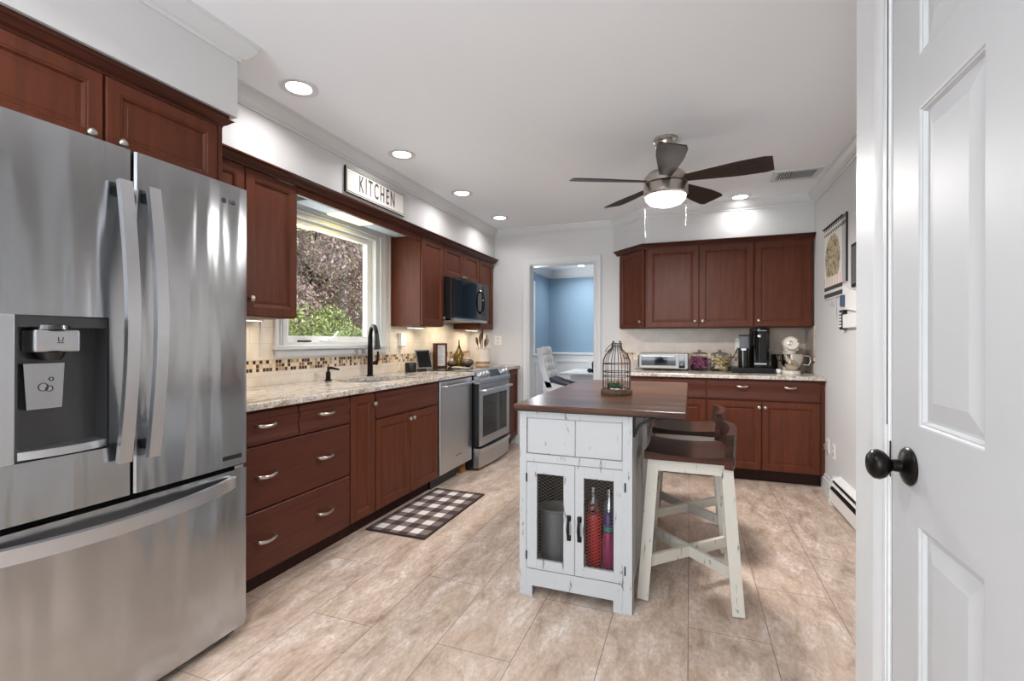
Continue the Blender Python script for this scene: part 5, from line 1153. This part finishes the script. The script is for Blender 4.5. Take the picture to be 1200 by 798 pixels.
mb = MB(CH).polyb([(.06, .735), (.14, .725), (.24, .685), (.36, .655), (.60, .655), (.60, .63), (.34, .63), (.22, .655), (.06, .69)], -.04, -.44); mb.build('seat_cushion', mat('navy_seat', srgb(52, 54, 66), .7), t, 40)
MB(CH).polyb([(.05, .688), (.22, .652), (.34, .627), (.61, .627), (.61, .56), (.05, .56)], -.02, -.46).build('seat', wf, t, 30)
for (la, lb, ta) in ((.05, -.04, .0), (.05, -.44, .0), (.56, -.04, .0), (.56, -.44, 0)): MB(CH).beam((la-.02*(la < .3), lb, .0), (la+.03*(la < .3), lb, .565), .04, .04).build('leg', wf, t)
t = thing('black_ornament', 'small black figurine with round parts on the dining table', 'ornament', (-1.2, 6.3, .775))
MB().lathe((-1.19, 6.3, .7755), [(0, 0), (.03, 0), (.034, .02), (.028, .05), (.032, .09), (.036, .12), (.028, .15), (0, .16)], 20).build('body', M['gloss'], t, 50)
MB().lathe((-1.245, 6.27, .805), [(0, -.03), (.028, -.022), (.036, 0), (.028, .022), (0, .03)], 20).build('round_part', M['black'], t, 50)

# ------------------------------------------------------------ outside
m = M['lawn'] = mat('lawn', srgb(96, 118, 62), .95); x = N(m); x.col(x.ramp(x.noise(x.coord(), 9, 5), [(.3, srgb(74, 96, 44)), (.7, srgb(132, 146, 84))]))
gd = MB().box(-40, XW-.14, -20, 30, -.5, -.42).build('ground_lawn', M['lawn']); struct(gd)
def leafmat(name, a, b, c_):
    m = mat(name, a, .6); x = N(m); gi = x.n('ShaderNodeNewGeometry'); r_ = x.n('ShaderNodeObjectInfo')
    x.col(x.ramp(x.math('FRACT', x.math('MULTIPLY', x.n('ShaderNodeNewGeometry').outputs['Random Per Island'], 1.0)), [(0, a), (.5, b), (1, c_)]))
    x.b.inputs['Subsurface Weight'].default_value = 0; return m
def foliage(ctr, rad, n, size, seed):
    rn = random.Random(seed); vs = []; fs = []
    blobs = [(ctr[0]+rn.uniform(-1, 1)*rad[0]*.6, ctr[1]+rn.uniform(-1, 1)*rad[1]*.75, ctr[2]+rn.uniform(-1, 1)*rad[2]*.75, rn.uniform(.35, .6)) for _ in range(22)]
    for i in range(n):
        bx, by, bz, br_ = rn.choice(blobs); d = Vector((rn.gauss(0, 1), rn.gauss(0, 1), rn.gauss(0, 1))).normalized()*rn.uniform(.5, 1)**.5*br_
        p = Vector((bx+d.x*rad[0]*.9, by+d.y*rad[1]*.9, bz+d.z*rad[2]*.9))
        u_ = Vector((rn.gauss(0, 1), rn.gauss(0, 1), rn.gauss(0, 1))).normalized(); v_ = u_.orthogonal().normalized(); s_ = size*rn.uniform(.6, 1.3); k = len(vs)
        w_ = u_.cross(v_)*s_*.12
        vs += [p-u_*s_, p+v_*s_*.45+w_, p+u_*s_, p-v_*s_*.45+w_]; fs.append((k, k+1, k+2, k+3))
    me = bpy.data.meshes.new('foliage'); me.from_pydata([tuple(q) for q in vs], [], fs); return me
def tree(name, label, cat, ctr, rad, n, size, lm, seed, trunk=True, base=-.42):
    t = thing(name, label, cat, (ctr[0], ctr[1], base))
    me = foliage(ctr, rad, n, size, seed); me.materials.append(lm); link('foliage', me, t)
    bmn = mat('bark', srgb(78, 66, 58), .9); mb = MB(); rn = random.Random(seed+1)
    mb.tube([(ctr[0], ctr[1], base), (ctr[0]+.05, ctr[1]+.03, ctr[2]-rad[2]*.5), (ctr[0]-.04, ctr[1]+.08, ctr[2]+rad[2]*.6)], [.07 if trunk else .02, .055 if trunk else .012, .012 if trunk else .006], 8)
    for k in range(9):
        z_ = ctr[2]-rad[2]*.6+k*.14*rad[2]; q = rn.uniform(0, 6.28); l__ = rn.uniform(.5, .95)
        mb.tube([(ctr[0], ctr[1]+.03, z_), (ctr[0]+cos(q)*rad[0]*l__*.5, ctr[1]+sin(q)*rad[1]*l__*.5, z_+.22*rad[2]), (ctr[0]+cos(q)*rad[0]*l__, ctr[1]+sin(q)*rad[1]*l__, z_+.5*rad[2])], [.03, .02, .006] if trunk else [.008, .006, .003], 6)
    mb.build('trunk' if trunk else 'stem', bmn, t, 50); return t
plum = leafmat('plum_leaves', srgb(150, 118, 124), srgb(188, 160, 158), srgb(140, 150, 96)); grn = leafmat('green_leaves', srgb(140, 156, 88), srgb(178, 188, 120), srgb(112, 122, 74))
tree('plum_tree', 'purple-leaved plum tree filling the middle of the kitchen window', 'tree', (-6.6, 6.9, 2.6), (1.2, 1.7, 1.7), 34000, .038, plum, 3)
tree('plum_tree', 'purple-leaved tree at the left edge of the kitchen window view', 'tree', (-7.2, 5.2, 2.5), (1.1, 1.3, 1.6), 20000, .038, plum, 5)
tree('plum_tree', 'purple-leaved tree at the right edge of the kitchen window view', 'tree', (-6.8, 9.0, 2.7), (1.2, 1.6, 1.7), 20000, .038, plum, 8)
tree('green_shrub', 'light green shrub low in the left part of the window view', 'shrub', (-5.5, 5.1, .85), (.6, .8, .75), 9000, .032, grn, 11, False)
tree('green_shrub', 'light green shrub low in the right part of the window view', 'shrub', (-5.6, 6.5, .95), (.7, 1.0, .95), 12000, .034, grn, 12, False)
tree('hedge', 'tall dark green hedge standing behind the purple trees', 'hedge', (-9.6, 8.0, 1.4), (.9, 4.5, 1.9), 16000, .08, leafmat('hedge_leaves', srgb(66, 80, 48), srgb(104, 116, 70), srgb(82, 70, 66)), 21, False)
